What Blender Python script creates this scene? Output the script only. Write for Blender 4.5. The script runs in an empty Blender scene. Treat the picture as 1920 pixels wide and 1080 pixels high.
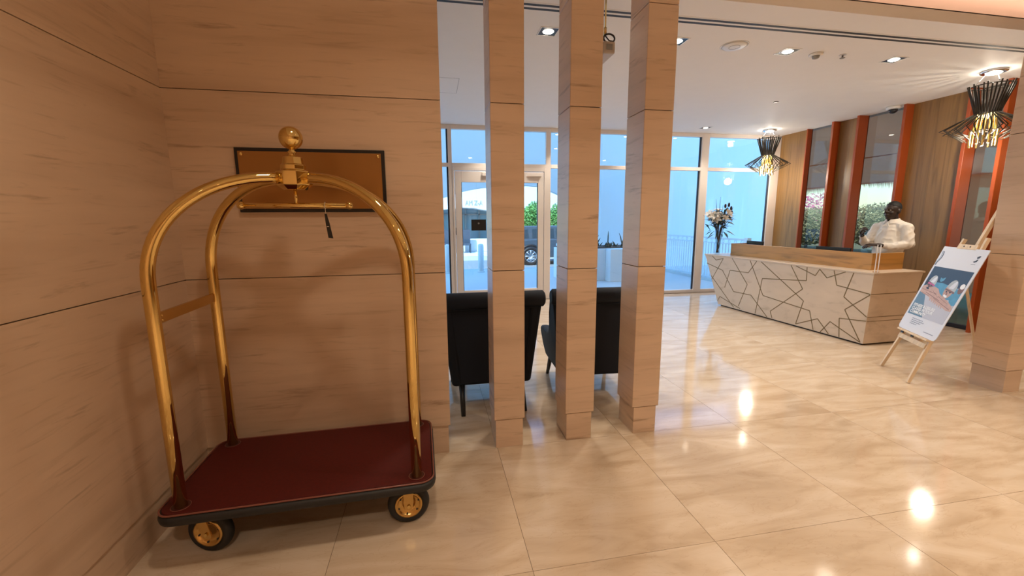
import bpy, bmesh, math, random
from mathutils import Vector, Matrix
R = math.radians
sc = bpy.context.scene
col = sc.collection
random.seed(7)

# ------------------------------------------------------------------ camera
H = 1.525
YAW, PITCH, ROLL = 0.186, 0.161, -0.0065
cd = bpy.data.cameras.new('camera'); cam = bpy.data.objects.new('camera', cd); col.objects.link(cam)
cd.sensor_fit = 'HORIZONTAL'; cd.sensor_width = 36.0; cd.lens = 36.0 * 786.6 / 1920.0
cd.clip_start = 0.05; cd.clip_end = 500
fw = Vector((math.sin(YAW)*math.cos(PITCH), math.cos(YAW)*math.cos(PITCH), -math.sin(PITCH)))
rt = Vector((math.cos(YAW), -math.sin(YAW), 0)); up = rt.cross(fw)
rt2 = rt*math.cos(ROLL) + up*math.sin(ROLL); up2 = up*math.cos(ROLL) - rt*math.sin(ROLL)
cam.matrix_world = Matrix(((rt2.x, up2.x, -fw.x, 0), (rt2.y, up2.y, -fw.y, 0), (rt2.z, up2.z, -fw.z, H), (0, 0, 0, 1)))
sc.camera = cam

# ------------------------------------------------------------------ world, sun, exposure
sc.view_settings.view_transform = 'Standard'; sc.view_settings.look = 'None'
sc.view_settings.gamma = 1.0; sc.view_settings.use_curve_mapping = False
sc.view_settings.exposure = 0.0
wd = bpy.data.worlds.new('sky'); sc.world = wd; wd.use_nodes = True
wn = wd.node_tree.nodes; wl = wd.node_tree.links
sky = wn.new('ShaderNodeTexSky'); sky.sky_type = 'NISHITA'; sky.sun_disc = False
sky.sun_elevation = R(52); sky.sun_rotation = R(200); sky.air_density = 1.6; sky.dust_density = 0.3; sky.ozone_density = 2.0
wn['Background'].inputs['Strength'].default_value = 0.53
wbal = wn.new('ShaderNodeMix'); wbal.data_type = 'RGBA'; wbal.blend_type = 'MULTIPLY'; wbal.inputs[0].default_value = 1.0
wbal.inputs[7].default_value = (0.50, 0.85, 1.20, 1)        # daylight as a camera balanced for warm lamps sees it
wl.new(sky.outputs[0], wbal.inputs[6]); wl.new(wbal.outputs[2], wn['Background'].inputs['Color'])
sd = bpy.data.lights.new('sun', 'SUN'); sun = bpy.data.objects.new('sun', sd); col.objects.link(sun)
sd.energy = 7.0; sd.angle = R(0.6); sd.color = (0.88, 0.97, 1.0)
sun.location = (0, 0, 30); sun.rotation_euler = (R(40), 0, R(-45))
WARM = (1.0, 0.825, 0.64)
NEUT = (1.0, 0.885, 0.73)
P_FOYER, P_HALL, P_PEND, P_COVE = 156.0, 100.0, 40.0, 14.0

# ------------------------------------------------------------------ helpers
class MB:
    def __init__(s): s.v = []; s.f = []; s.s = []
    def add(s, vs, fs, smooth=False):
        n = len(s.v); s.v += [tuple(p) for p in vs]
        for f in fs: s.f.append(tuple(i+n for i in f)); s.s.append(smooth)
        return s
    def box(s, x0, x1, y0, y1, z0, z1):
        return s.add([(x0,y0,z0),(x1,y0,z0),(x1,y1,z0),(x0,y1,z0),(x0,y0,z1),(x1,y0,z1),(x1,y1,z1),(x0,y1,z1)],
              [(0,3,2,1),(4,5,6,7),(0,1,5,4),(1,2,6,5),(2,3,7,6),(3,0,4,7)])
    def hexa(s, b, t):
        return s.add(list(b)+list(t), [(0,3,2,1),(4,5,6,7),(0,1,5,4),(1,2,6,5),(2,3,7,6),(3,0,4,7)])
    def tube(s, path, r, n=12, caps=True, closed=False, smooth=True, squash=1.0):
        P = [Vector(p) for p in path]; m = len(P)
        rr = r if isinstance(r, (list, tuple)) else [r]*m
        prev = None; rings = []
        for i in range(m):
            if closed: t = (P[(i+1) % m]-P[i-1]).normalized()
            else: t = (P[min(i+1, m-1)]-P[max(i-1, 0)]).normalized()
            if prev is None:
                a = Vector((0,0,1)) if abs(t.z) < 0.9 else Vector((1,0,0))
                u = t.cross(a).normalized()
            else:
                u = (prev - t*prev.dot(t)).normalized()
            prev = u; w = t.cross(u)
            rings.append([P[i] + (u*math.cos(2*math.pi*k/n) + w*(squash*math.sin(2*math.pi*k/n)))*rr[i] for k in range(n)])
        vs = [p for g in rings for p in g]; fs = []
        for i in range(m if closed else m-1):
            j = (i+1) % m
            for k in range(n):
                fs.append((i*n+k, i*n+(k+1) % n, j*n+(k+1) % n, j*n+k))
        s.add(vs, fs, smooth)
        if caps and not closed:
            s.add(rings[0], [tuple(reversed(range(n)))]); s.add(rings[-1], [tuple(range(n))])
        return s
    def cyl(s, p0, p1, r0, r1=None, n=16, caps=True): return s.tube([p0, p1], [r0, r0 if r1 is None else r1], n, caps)
    def lathe(s, prof, c=(0,0,0), n=24, smooth=True, axis='z', a0=0.0, ring=False):
        if ring: prof = list(prof)+[prof[0]]
        vs = []; fs = []; m = len(prof)
        for (r, z) in prof:
            for k in range(n):
                a = a0 + 2*math.pi*k/n; x, y = r*math.cos(a), r*math.sin(a)
                p = (x, y, z) if axis == 'z' else ((x, z, y) if axis == 'y' else (z, x, y))
                vs.append((c[0]+p[0], c[1]+p[1], c[2]+p[2]))
        for i in range(m-1):
            for k in range(n): fs.append((i*n+k, i*n+(k+1) % n, (i+1)*n+(k+1) % n, (i+1)*n+k))
        s.add(vs, fs, smooth)
        if not ring: s.add(vs[:n], [tuple(range(n))]); s.add(vs[-n:], [tuple(range(n))])
        return s
    def sphere(s, c, r, nu=16, nv=10):
        if not isinstance(r, (tuple, list)): r = (r, r, r)
        vs = [(c[0], c[1], c[2]+r[2])]
        for i in range(1, nv):
            t = math.pi*i/nv
            for k in range(nu):
                a = 2*math.pi*k/nu
                vs.append((c[0]+r[0]*math.sin(t)*math.cos(a), c[1]+r[1]*math.sin(t)*math.sin(a), c[2]+r[2]*math.cos(t)))
        vs.append((c[0], c[1], c[2]-r[2])); L = len(vs)-1; fs = []
        for k in range(nu):
            fs.append((0, 1+k, 1+(k+1) % nu)); b = 1+(nv-2)*nu
            fs.append((L, b+(k+1) % nu, b+k))
        for i in range(nv-2):
            for k in range(nu): fs.append((1+i*nu+k, 1+(i+1)*nu+k, 1+(i+1)*nu+(k+1) % nu, 1+i*nu+(k+1) % nu))
        return s.add(vs, fs, True)
    def prism(s, poly, w0, w1, m=lambda u, v, w: (u, v, w), smooth=False):
        n = len(poly)
        vs = [m(p[0], p[1], w0) for p in poly] + [m(p[0], p[1], w1) for p in poly]
        s.add(vs, [tuple(reversed(range(n))), tuple(range(n, 2*n))])
        s.add(vs, [(i, (i+1) % n, n+(i+1) % n, n+i) for i in range(n)], smooth)
        return s
    def limb(s, pts, rad, n=12):
        s.tube(pts, rad, n)
        for p, r in zip(pts, rad): s.sphere(p, r, n, 8)
        return s
    def map(s, fn): s.v = [tuple(fn(Vector(p))) for p in s.v]; return s
    def mesh(s, name, mats, off=(0,0,0)):
        me = bpy.data.meshes.new(name)
        me.from_pydata([(p[0]-off[0], p[1]-off[1], p[2]-off[2]) for p in s.v], [], s.f)
        for p, k in zip(me.polygons, s.s): p.use_smooth = k
        bm = bmesh.new(); bm.from_mesh(me)
        bmesh.ops.remove_doubles(bm, verts=bm.verts, dist=1e-6)
        bmesh.ops.recalc_face_normals(bm, faces=bm.faces); bm.to_mesh(me); bm.free()
        for m in (mats if isinstance(mats, (list, tuple)) else [mats]): me.materials.append(m)
        return me
    def build(s, name, mat, parent=None, origin=None, bevel=0.0, seg=2, label=None):
        off = (0,0,0)
        if parent is not None and parent.get('_w'): off = tuple(parent.location)
        if origin is not None: off = origin
        o = bpy.data.objects.new(name, s.mesh(name, mat, off)); col.objects.link(o)
        if parent is not None: o.parent = parent
        elif origin is not None: o.location = origin
        if bevel:
            b = o.modifiers.new('bevel', 'BEVEL'); b.width = bevel; b.segments = seg; b.limit_method = 'ANGLE'; b.angle_limit = R(35)
        if label: o['label'] = label
        return o

def empty(name, loc=(0,0,0), rz=0.0, world=False):
    o = bpy.data.objects.new(name, None); col.objects.link(o); o.location = loc; o.rotation_euler = (0, 0, rz)
    o.empty_display_size = 0.1
    if world: o['_w'] = 1
    return o
def tag(o, label, cat, group=None):
    o['label'] = label; o['category'] = cat
    if group: o['group'] = group
    return o
def struct(o, label=None):
    o['kind'] = 'structure'
    if label: o['label'] = label
    return o
def dup(o, parent=None):
    c = o.copy(); col.objects.link(c); c.parent = parent
    for ch in list(o.children):
        if ch.name.startswith('camera'): continue
        dup(ch, c)
    return c
def remesh(mb, name, mat, voxel, iters, parent, off=None, wrinkle=0.0):
    me = mb.mesh('tmp', mat, off if off is not None else (tuple(parent.location) if parent.get('_w') else (0,0,0)))
    t = bpy.data.objects.new('tmp', me); col.objects.link(t)
    m = t.modifiers.new('r', 'REMESH'); m.mode = 'VOXEL'; m.voxel_size = voxel; m.use_smooth_shade = True
    k = t.modifiers.new('s', 'SMOOTH'); k.factor = 0.5; k.iterations = iters
    if wrinkle:
        tx = bpy.data.textures.new('folds', 'MUSGRAVE'); tx.musgrave_type = 'RIDGED_MULTIFRACTAL'; tx.noise_scale = 0.085; tx.octaves = 1.6; tx.noise_intensity = 0.5
        w = t.modifiers.new('w', 'DISPLACE'); w.texture = tx; w.strength = wrinkle; w.mid_level = 0.55; w.texture_coords = 'LOCAL'
        k2 = t.modifiers.new('s2', 'SMOOTH'); k2.factor = 0.5; k2.iterations = 2
    dg = bpy.context.evaluated_depsgraph_get(); dg.update()
    me2 = bpy.data.meshes.new_from_object(t.evaluated_get(dg)); me2.name = name
    bpy.data.objects.remove(t)
    me2.materials.clear()
    me2.materials.append(mat)
    for p in me2.polygons: p.use_smooth = True
    o = bpy.data.objects.new(name, me2); col.objects.link(o); o.parent = parent
    return o
def text_mb(body, size, thick=0.001, align='LEFT', bold=0.0):
    cu = bpy.data.curves.new('t', 'FONT'); cu.body = body; cu.size = size; cu.extrude = thick/2; cu.align_x = align; cu.offset = bold
    cu.resolution_u = 3
    t = bpy.data.objects.new('t', cu); col.objects.link(t)
    dg = bpy.context.evaluated_depsgraph_get(); dg.update()
    me = bpy.data.meshes.new_from_object(t.evaluated_get(dg))
    mb = MB(); mb.add([tuple(v.co) for v in me.vertices], [tuple(p.vertices) for p in me.polygons])
    bpy.data.objects.remove(t); bpy.data.curves.remove(cu); bpy.data.meshes.remove(me)
    return mb

# ------------------------------------------------------------------ materials
def newmat(name):
    m = bpy.data.materials.new(name); m.use_nodes = True
    nt = m.node_tree; return m, nt, nt.nodes['Principled BSDF']
def plain(name, c, rough=0.5, metal=0.0, spec=None, emit=None, es=0.0, coat=0.0, sheen=0.0, var=0.06, vscale=6.0):
    m, nt, b = newmat(name)
    b.inputs['Roughness'].default_value = rough; b.inputs['Metallic'].default_value = metal
    if spec is not None: b.inputs['Specular IOR Level'].default_value = spec
    if coat: b.inputs['Coat Weight'].default_value = coat; b.inputs['Coat Roughness'].default_value = 0.08
    if sheen: b.inputs['Sheen Weight'].default_value = sheen; b.inputs['Sheen Tint'].default_value = (*c, 1)
    if emit: b.inputs['Emission Color'].default_value = (*emit, 1); b.inputs['Emission Strength'].default_value = es
    n = nt.nodes.new('ShaderNodeTexNoise'); n.inputs['Scale'].default_value = vscale; n.inputs['Detail'].default_value = 4
    tc = nt.nodes.new('ShaderNodeTexCoord'); nt.links.new(tc.outputs['Object'], n.inputs['Vector'])
    mx = nt.nodes.new('ShaderNodeMix'); mx.data_type = 'RGBA'
    mx.inputs[6].default_value = (*[x*(1-var) for x in c], 1); mx.inputs[7].default_value = (*[min(1, x*(1+var)) for x in c], 1)
    nt.links.new(n.outputs['Fac'], mx.inputs[0]); nt.links.new(mx.outputs[2], b.inputs['Base Color'])
    return m
def ramp(nt, stops):
    r = nt.nodes.new('ShaderNodeValToRGB'); e = r.color_ramp.elements
    while len(e) < len(stops): e.new(0.5)
    for k, (p, c) in zip(e, stops): k.position = p; k.color = (*c, 1)
    return r
def stone(name, base, vein, dark, scl, rough, tiltx=0.05, bump=0.0, spec=0.5, perobj=3.0):
    """honed limestone with long thin bedding streaks"""
    m, nt, b = newmat(name); L = nt.links.new; N = nt.nodes.new
    g = N('ShaderNodeNewGeometry'); oi = N('ShaderNodeObjectInfo')
    ad = N('ShaderNodeVectorMath'); ad.operation = 'MULTIPLY_ADD'
    ad.inputs[1].default_value = (1, 1, 1)
    cmb = N('ShaderNodeMath'); cmb.operation = 'MULTIPLY'; cmb.inputs[1].default_value = perobj; L(oi.outputs['Random'], cmb.inputs[0])
    L(g.outputs['Position'], ad.inputs[0]); L(cmb.outputs[0], ad.inputs[2])
    mp = N('ShaderNodeMapping'); mp.inputs['Rotation'].default_value = (R(-3), R(3), 0); mp.inputs['Scale'].default_value = scl
    L(ad.outputs[0], mp.inputs['Vector'])
    n0 = N('ShaderNodeTexNoise'); n0.inputs['Scale'].default_value = 1.0; n0.inputs['Detail'].default_value = 5; n0.inputs['Distortion'].default_value = 0.6
    n1 = N('ShaderNodeTexNoise'); n1.inputs['Scale'].default_value = 2.3; n1.inputs['Detail'].default_value = 9; n1.inputs['Roughness'].default_value = 0.62; n1.inputs['Distortion'].default_value = 0.35
    L(mp.outputs[0], n0.inputs['Vector']); L(mp.outputs[0], n1.inputs['Vector'])
    r0 = ramp(nt, [(0.30, vein), (0.52, base), (0.75, tuple(min(1, x*1.07) for x in base))]); L(n0.outputs['Fac'], r0.inputs[0])
    r1 = ramp(nt, [(0.285, (0,0,0)), (0.415, (1,1,1))]); L(n1.outputs['Fac'], r1.inputs[0])
    mx = N('ShaderNodeMix'); mx.data_type = 'RGBA'; L(r1.outputs[0], mx.inputs[0]); mx.inputs[6].default_value = (*dark, 1); L(r0.outputs[0], mx.inputs[7])
    mp2 = N('ShaderNodeMapping'); mp2.inputs['Rotation'].default_value = (R(-4), R(4), 0); mp2.inputs['Scale'].default_value = (scl[0]*5, scl[1]*5, scl[2]*6); L(ad.outputs[0], mp2.inputs['Vector'])
    n2 = N('ShaderNodeTexNoise'); n2.inputs['Scale'].default_value = 1.0; n2.inputs['Detail'].default_value = 6; n2.inputs['Distortion'].default_value = 0.5; L(mp2.outputs[0], n2.inputs['Vector'])
    r2 = ramp(nt, [(0.28, (0.84, 0.82, 0.79)), (0.42, (0.975, 0.975, 0.975)), (0.7, (1, 1, 1))]); L(n2.outputs['Fac'], r2.inputs[0])
    mm = N('ShaderNodeMix'); mm.data_type = 'RGBA'; mm.blend_type = 'MULTIPLY'; mm.inputs[0].default_value = 1.0; L(mx.outputs[2], mm.inputs[6]); L(r2.outputs[0], mm.inputs[7])
    L(mm.outputs[2], b.inputs['Base Color']); b.inputs['Roughness'].default_value = rough; b.inputs['Specular IOR Level'].default_value = spec
    return m
def wood(name, c, rough=0.4, scl=(14, 14, 0.7), dark=0.62):
    m, nt, b = newmat(name); L = nt.links.new; N = nt.nodes.new
    tc = N('ShaderNodeTexCoord'); mp = N('ShaderNodeMapping'); mp.inputs['Scale'].default_value = scl; L(tc.outputs['Object'], mp.inputs['Vector'])
    n = N('ShaderNodeTexNoise'); n.inputs['Scale'].default_value = 1.0; n.inputs['Detail'].default_value = 7; n.inputs['Distortion'].default_value = 1.2; L(mp.outputs[0], n.inputs['Vector'])
    r = ramp(nt, [(0.3, tuple(x*dark for x in c)), (0.5, c), (0.72, tuple(min(1, x*1.12) for x in c))]); L(n.outputs['Fac'], r.inputs[0])
    L(r.outputs[0], b.inputs['Base Color']); b.inputs['Roughness'].default_value = rough
    return m
def glass(name, tint=(0.93, 0.97, 0.98), refl=1.0, rough=0.0):
    m = bpy.data.materials.new(name); m.use_nodes = True; nt = m.node_tree; N = nt.nodes.new; L = nt.links.new
    for k in list(nt.nodes): nt.nodes.remove(k)
    out = N('ShaderNodeOutputMaterial'); t = N('ShaderNodeBsdfTransparent'); t.inputs[0].default_value = (*tint, 1)
    g = N('ShaderNodeBsdfGlossy'); g.inputs['Roughness'].default_value = rough; g.inputs['Color'].default_value = (refl, refl, refl, 1)
    f = N('ShaderNodeFresnel'); ge = N('ShaderNodeNewGeometry'); mr = N('ShaderNodeMapRange'); mr.inputs[3].default_value = 1.5; mr.inputs[4].default_value = 1/1.5; L(ge.outputs['Backfacing'], mr.inputs[0]); L(mr.outputs[0], f.inputs['IOR']); mx = N('ShaderNodeMixShader')
    L(f.outputs[0], mx.inputs[0]); L(t.outputs[0], mx.inputs[1]); L(g.outputs[0], mx.inputs[2]); L(mx.outputs[0], out.inputs[0])
    return m
def emis(name, c, s):
    m = bpy.data.materials.new(name); m.use_nodes = True; nt = m.node_tree
    b = nt.nodes['Principled BSDF']; b.inputs['Base Color'].default_value = (0.8, 0.8, 0.8, 1)
    b.inputs['Emission Color'].default_value = (*c, 1); b.inputs['Emission Strength'].default_value = s
    return m

M = {}
M['wall'] = stone('beige_limestone', (0.66, 0.485, 0.345), (0.58, 0.415, 0.288), (0.39, 0.265, 0.175), (0.75, 0.75, 7.5), 0.34, spec=0.4)
M['desk'] = stone('pale_limestone', (0.65, 0.515, 0.39), (0.60, 0.47, 0.35), (0.53, 0.41, 0.30), (0.9, 0.9, 2.0), 0.30, spec=0.4)
def floor_mat():
    m, nt, b = newmat('polished_cream_marble'); L = nt.links.new; N = nt.nodes.new
    g = N('ShaderNodeNewGeometry'); oi = N('ShaderNodeObjectInfo')
    k = N('ShaderNodeMath'); k.operation = 'MULTIPLY'; k.inputs[1].default_value = 17.0; L(oi.outputs['Random'], k.inputs[0])
    ad = N('ShaderNodeVectorMath'); L(g.outputs['Position'], ad.inputs[0]); L(k.outputs[0], ad.inputs[1])
    mp = N('ShaderNodeMapping'); mp.inputs['Scale'].default_value = (1.2, 4.2, 1.0); mp.inputs['Rotation'].default_value = (0, 0, R(6)); L(ad.outputs[0], mp.inputs[0])
    n0 = N('ShaderNodeTexNoise'); n0.inputs['Scale'].default_value = 1.3; n0.inputs['Detail'].default_value = 6; n0.inputs['Distortion'].default_value = 1.4; L(mp.outputs[0], n0.inputs[0])
    r0 = ramp(nt, [(0.30, (0.475, 0.355, 0.24)), (0.5, (0.57, 0.445, 0.32)), (0.72, (0.655, 0.54, 0.42))]); L(n0.outputs['Fac'], r0.inputs[0])
    n1 = N('ShaderNodeTexNoise'); n1.inputs['Scale'].default_value = 2.4; n1.inputs['Detail'].default_value = 10; n1.inputs['Distortion'].default_value = 2.2; L(mp.outputs[0], n1.inputs[0])
    r1 = ramp(nt, [(0.485, (1,1,1)), (0.5, (0,0,0)), (0.512, (1,1,1))]); L(n1.outputs['Fac'], r1.inputs[0])
    mx = N('ShaderNodeMix'); mx.data_type = 'RGBA'; L(r1.outputs[0], mx.inputs[0])
    d = N('ShaderNodeMix'); d.data_type = 'RGBA'; d.blend_type = 'MULTIPLY'; d.inputs[0].default_value = 0.20; L(r0.outputs[0], d.inputs[6]); d.inputs[7].default_value = (0.6, 0.45, 0.32, 1)
    L(d.outputs[2], mx.inputs[6]); L(r0.outputs[0], mx.inputs[7]); L(mx.outputs[2], b.inputs['Base Color'])
    b.inputs['Roughness'].default_value = 0.09; b.inputs['Specular IOR Level'].default_value = 0.55
    return m
M['floor'] = floor_mat()
M['grout'] = plain('brown_grout', (0.16, 0.11, 0.07), 0.8)
M['joint'] = plain('dark_joint', (0.05, 0.03, 0.02), 0.8)
M['ceil'] = plain('white_ceiling_paint', (0.82, 0.79, 0.755), 0.7, var=0.02)
M['brass'] = plain('polished_brass', (0.77, 0.55, 0.205), 0.055, 1.0, var=0.05)
M['brassdull'] = plain('brass_plated_steel', (0.66, 0.43, 0.15), 0.22, 1.0)
M['bronze'] = plain('brushed_bronze_plate', (0.40, 0.215, 0.075), 0.33, 1.0)
M['carpet'] = plain('burgundy_carpet', (0.074, 0.0055, 0.0038), 0.6, var=0.35, vscale=60, sheen=0.0, spec=0.3)
M['trimcord'] = plain('maroon_edge_piping', (0.20, 0.065, 0.045), 0.28)
M['flange'] = plain('oxblood_flange', (0.045, 0.008, 0.006), 0.35)
M['rubber'] = plain('black_rubber', (0.012, 0.012, 0.012), 0.55)
M['black'] = plain('black_lacquer', (0.010, 0.009, 0.009), 0.35)
M['velvet'] = plain('navy_upholstery', (0.011, 0.014, 0.022), 0.75, sheen=0.25, spec=0.25)
M['darkleg'] = plain('ebony_leg', (0.010, 0.009, 0.009), 0.35)
M['frame'] = plain('beige_powder_coated_aluminium', (0.78, 0.71, 0.66), 0.4, var=0.02)
M['gasket'] = plain('dark_gasket', (0.02, 0.03, 0.05), 0.5)
M['glass'] = glass('clear_glass', (0.90, 0.96, 0.98))
M['glass2'] = glass('bronze_tinted_glass', (0.66, 0.62, 0.58))
M['vaseglass'] = glass('vase_glass', (0.90, 0.94, 0.95))
M['acrylic'] = glass('clear_acrylic', (0.90, 0.93, 0.97))
M['veneer'] = wood('walnut_veneer', (0.275, 0.145, 0.045), 0.36)
M['oak'] = wood('oak_veneer', (0.50, 0.25, 0.065), 0.36, (0.7, 1.6, 14))
M['pine'] = wood('pine_easel', (0.72, 0.55, 0.37), 0.5, (16, 16, 1.2), 0.85)
M['orange'] = plain('orange_lacquer', (0.36, 0.066, 0.012), 0.35, var=0.04)
M['inlay'] = plain('bronze_inlay', (0.20, 0.125, 0.05), 0.4, 0.4)
M['white'] = plain('white_plastic', (0.75, 0.73, 0.70), 0.4, var=0.02)
M['grey'] = plain('grey_plastic', (0.25, 0.24, 0.22), 0.4)
M['darkdome'] = plain('dark_dome', (0.015, 0.016, 0.02), 0.1)
M['chrome'] = plain('chrome', (0.75, 0.76, 0.8), 0.12, 1.0)
M['pedge'] = plain('pale_edge_highlight', (0.85, 0.87, 0.95), 0.25)
M['lamp'] = emis('downlight_lens', (1.0, 0.88, 0.70), 26.0)
M['bulb'] = emis('pendant_bulb', (1.0, 0.80, 0.50), 8.0)
M['led'] = emis('cove_led', (1.0, 0.55, 0.36), 2.0)
M['rod'] = plain('dark_bronze_rod', (0.030, 0.022, 0.015), 0.45, 0.3)
M['goldrod'] = plain('gold_rod', (0.85, 0.66, 0.28), 0.2, 1.0)
M['wallpaint'] = plain('warm_plaster', (0.56, 0.45, 0.35), 0.7, var=0.02)
M['skin'] = plain('dark_skin', (0.026, 0.0125, 0.008), 0.48)
M['hair'] = plain('black_hair', (0.006, 0.005, 0.005), 0.7)
M['shirt'] = plain('cream_shirt_cotton', (0.80, 0.74, 0.66), 0.8, var=0.03, vscale=18)
M['trouser'] = plain('black_trouser', (0.012, 0.012, 0.014), 0.8)
M['extwhite'] = plain('white_render', (0.80, 0.80, 0.80), 0.8, var=0.02)
M['pave'] = plain('pale_paving', (0.62, 0.62, 0.60), 0.7)
M['road'] = plain('asphalt_road', (0.22, 0.25, 0.26), 0.8)
M['kerb'] = plain('pale_kerb', (0.62, 0.65, 0.64), 0.8)
M['leaf'] = plain('green_leaf', (0.16, 0.36, 0.08), 0.6, var=0.5, vscale=3)
M['leaf2'] = plain('olive_leaf', (0.26, 0.25, 0.115), 0.6, var=0.4, vscale=3)
M['leafdark'] = plain('dark_green_leaf', (0.018, 0.042, 0.018), 0.45, var=0.4)
M['pink'] = plain('pink_blossom', (0.62, 0.16, 0.30), 0.7)
M['bark'] = plain('bark', (0.10, 0.07, 0.045), 0.8)
M['petal'] = plain('cream_petal', (0.85, 0.80, 0.70), 0.6, var=0.1)
M['stem'] = plain('dark_stem', (0.035, 0.022, 0.022), 0.6)
M['carpaint'] = plain('grey_car_paint', (0.10, 0.115, 0.13), 0.25, 0.4, coat=0.6)
M['carglass'] = plain('car_window', (0.035, 0.05, 0.06), 0.08)
M['alloy'] = plain('alloy_wheel', (0.6, 0.62, 0.65), 0.3, 0.8)
M['straw'] = plain('straw_awning', (0.50, 0.44, 0.35), 0.9, var=0.18, vscale=14)
def cloth(name, c, tr):
    m, nt, b = newmat(name); out = nt.nodes['Material Output']; t = nt.nodes.new('ShaderNodeBsdfTranslucent'); t.inputs[0].default_value = (*c, 1)
    b.inputs['Roughness'].default_value = 0.9; n = nt.nodes.new('ShaderNodeTexNoise'); n.inputs['Scale'].default_value = 14; n.inputs['Detail'].default_value = 5
    r = ramp(nt, [(0.3, tuple(x*0.8 for x in c)), (0.7, c)]); nt.links.new(n.outputs['Fac'], r.inputs[0]); nt.links.new(r.outputs[0], b.inputs['Base Color'])
    mx = nt.nodes.new('ShaderNodeMixShader'); mx.inputs[0].default_value = tr; nt.links.new(b.outputs[0], mx.inputs[1]); nt.links.new(t.outputs[0], mx.inputs[2]); nt.links.new(mx.outputs[0], out.inputs[0])
    return m
M['straw'] = cloth('straw_awning_cloth', (1.0, 0.66, 0.47), 0.65)
M['lawn'] = plain('dry_lawn', (0.20, 0.20, 0.09), 0.9, var=0.4, vscale=2)
M['soil'] = plain('soil', (0.09, 0.06, 0.04), 0.9)
M['letter'] = plain('tan_sign_letter', (0.50, 0.44, 0.33), 0.6)
M['tealglass'] = plain('far_shopfront_glass', (0.20, 0.33, 0.38), 0.15)
M['far'] = plain('far_dark_furniture', (0.06, 0.08, 0.11), 0.7)

# ------------------------------------------------------------------ setting: floor
XL, YB, YBK, XR, YG = -1.355, 2.605, 2.855, 7.11, 7.79
ZC, ZF = 3.185, 3.52
X0, Y0 = -3.2, -4.6
fl = empty('floor', (0, 0, 0)); struct(fl, 'polished cream marble floor of large square tiles')
MB().box(X0-0.2, XR+0.1, Y0-0.2, YG+0.06, -0.12, -0.0025).build('floor_bed', M['grout'], fl)
MB().box(X0, XR, Y0, 0.545, -0.0025, 0.0).build('floor_slab', M['floor'], fl)
tile = None
G = 0.0011
TX, TY = 0.895, 1.029
ys = [0.548 + TY*k for k in range(8)]
xs = [0.383 - TX*4 + TX*k for k in range(13)]
for iy in range(len(ys)):
    y0 = ys[iy]; y1 = min(y0+TY, YG-0.02)
    if y1-y0 < 0.1: continue
    for x0 in xs:
        x1 = min(x0+TX, XR); xa = max(x0, X0)
        if x1-xa < 0.08: continue
        if y1 < YB and x1 < XL: continue
        full = (x1-xa > TX-0.01) and (y1-y0 > TY-0.01)
        if full and tile is not None:
            o = tile.copy(); col.objects.link(o); o.parent = fl; o.location = (xa, y0, 0)
        else:
            o = MB().box(G, x1-xa-G, G, y1-y0-G, -0.0025, 0.0).build('floor_tile', M['floor'], fl); o.location = (xa, y0, 0)
            if full: tile = o

# ------------------------------------------------------------------ setting: walls
ROWS = [(0.197, 1.206), (1.206, 2.212), (2.212, 3.218), (3.218, ZF)]
PROWS = [(0.197, 1.206), (1.206, 2.212), (2.212, 2.835), (2.835, ZF)]
g = 0.0022
wb = empty('wall_back', (0, 0, 0)); struct(wb, 'beige limestone wall behind the luggage cart')
MB().box(X0, 0.073-0.012, YB+0.012, YBK-0.004, 0.0, ZF).build('wall_core', M['joint'], wb)
for z0, z1 in ROWS: MB().box(XL+0.0, 0.073, YB, YBK, z0+g, z1-g).build('stone_panel', M['wall'], wb)
bb = MB().box(XL-0.03, 0.061, YB+0.010, YBK, 0.0, 0.195).build('baseboard_back', M['wall']); struct(bb, 'recessed beige stone skirting under the back wall')
wlft = empty('wall_left', (0, 0, 0)); struct(wlft, 'beige limestone wall left of the luggage cart')
MB().box(XL-0.25, XL-0.012, Y0, YB+0.02, 0.0, ZF).build('wall_core', M['joint'], wlft)
for z0, z1 in ROWS:
    for ya, yb in ((-4.6, -2.2), (-2.2, 0.35), (0.35, YB)):
        MB().box(XL-0.03, XL, ya+g, yb-(g if yb < 2 else 0), z0+g, z1-g).build('stone_panel', M['wall'], wlft)
bl = MB().box(XL-0.03, XL-0.010, Y0, YB+0.012, 0.0, 0.195).build('baseboard_left', M['wall']); struct(bl, 'recessed beige stone skirting under the left wall')
# rest of the envelope, outside the view
struct(MB().box(X0-0.2, XR+0.3, Y0-0.25, Y0, 0, ZF).build('wall_front', M['wall']), 'stone wall at the near end of the foyer')
struct(MB().box(X0-0.25, X0, YB, YG+0.1, 0, ZF).build('wall_far_left', M['wallpaint']), 'plaster side wall of the lounge')

# ceilings
hc = empty('ceiling', (0, 0, 0)); struct(hc, 'white plasterboard ceiling of the reception hall')
MB().box(X0-0.2, XR+0.2, 3.18, YG+0.12, ZC, ZC+0.10).build('ceiling_board', M['ceil'], hc)
MB().box(X0-0.2, XR+0.2, 3.18, 3.21, ZC+0.10, ZC+0.062+0.03).build('cove_lip', M['ceil'], hc)
ap = MB().box(-0.22, 0.385, 5.33, 5.93, ZC-0.0015, ZC-0.0001).build('access_panel', M['ceil'], hc)
for a in ((-0.22, 0.385, 5.925, 5.93), (0.380, 0.385, 5.33, 5.93), (-0.22, 0.385, 5.33, 5.335)):
    MB().box(a[0], a[1], a[2], a[3], ZC-0.0020, ZC-0.0014).build('panel_gap', M['grey'], ap)
fc = empty('ceiling_foyer', (0, 0, 0)); struct(fc, 'raised foyer ceiling washed by warm cove light')
MB().box(X0-0.2, XR+0.3, Y0-0.2, 3.75, ZF, ZF+0.08).build('ceiling_board', M['ceil'], fc)
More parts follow.
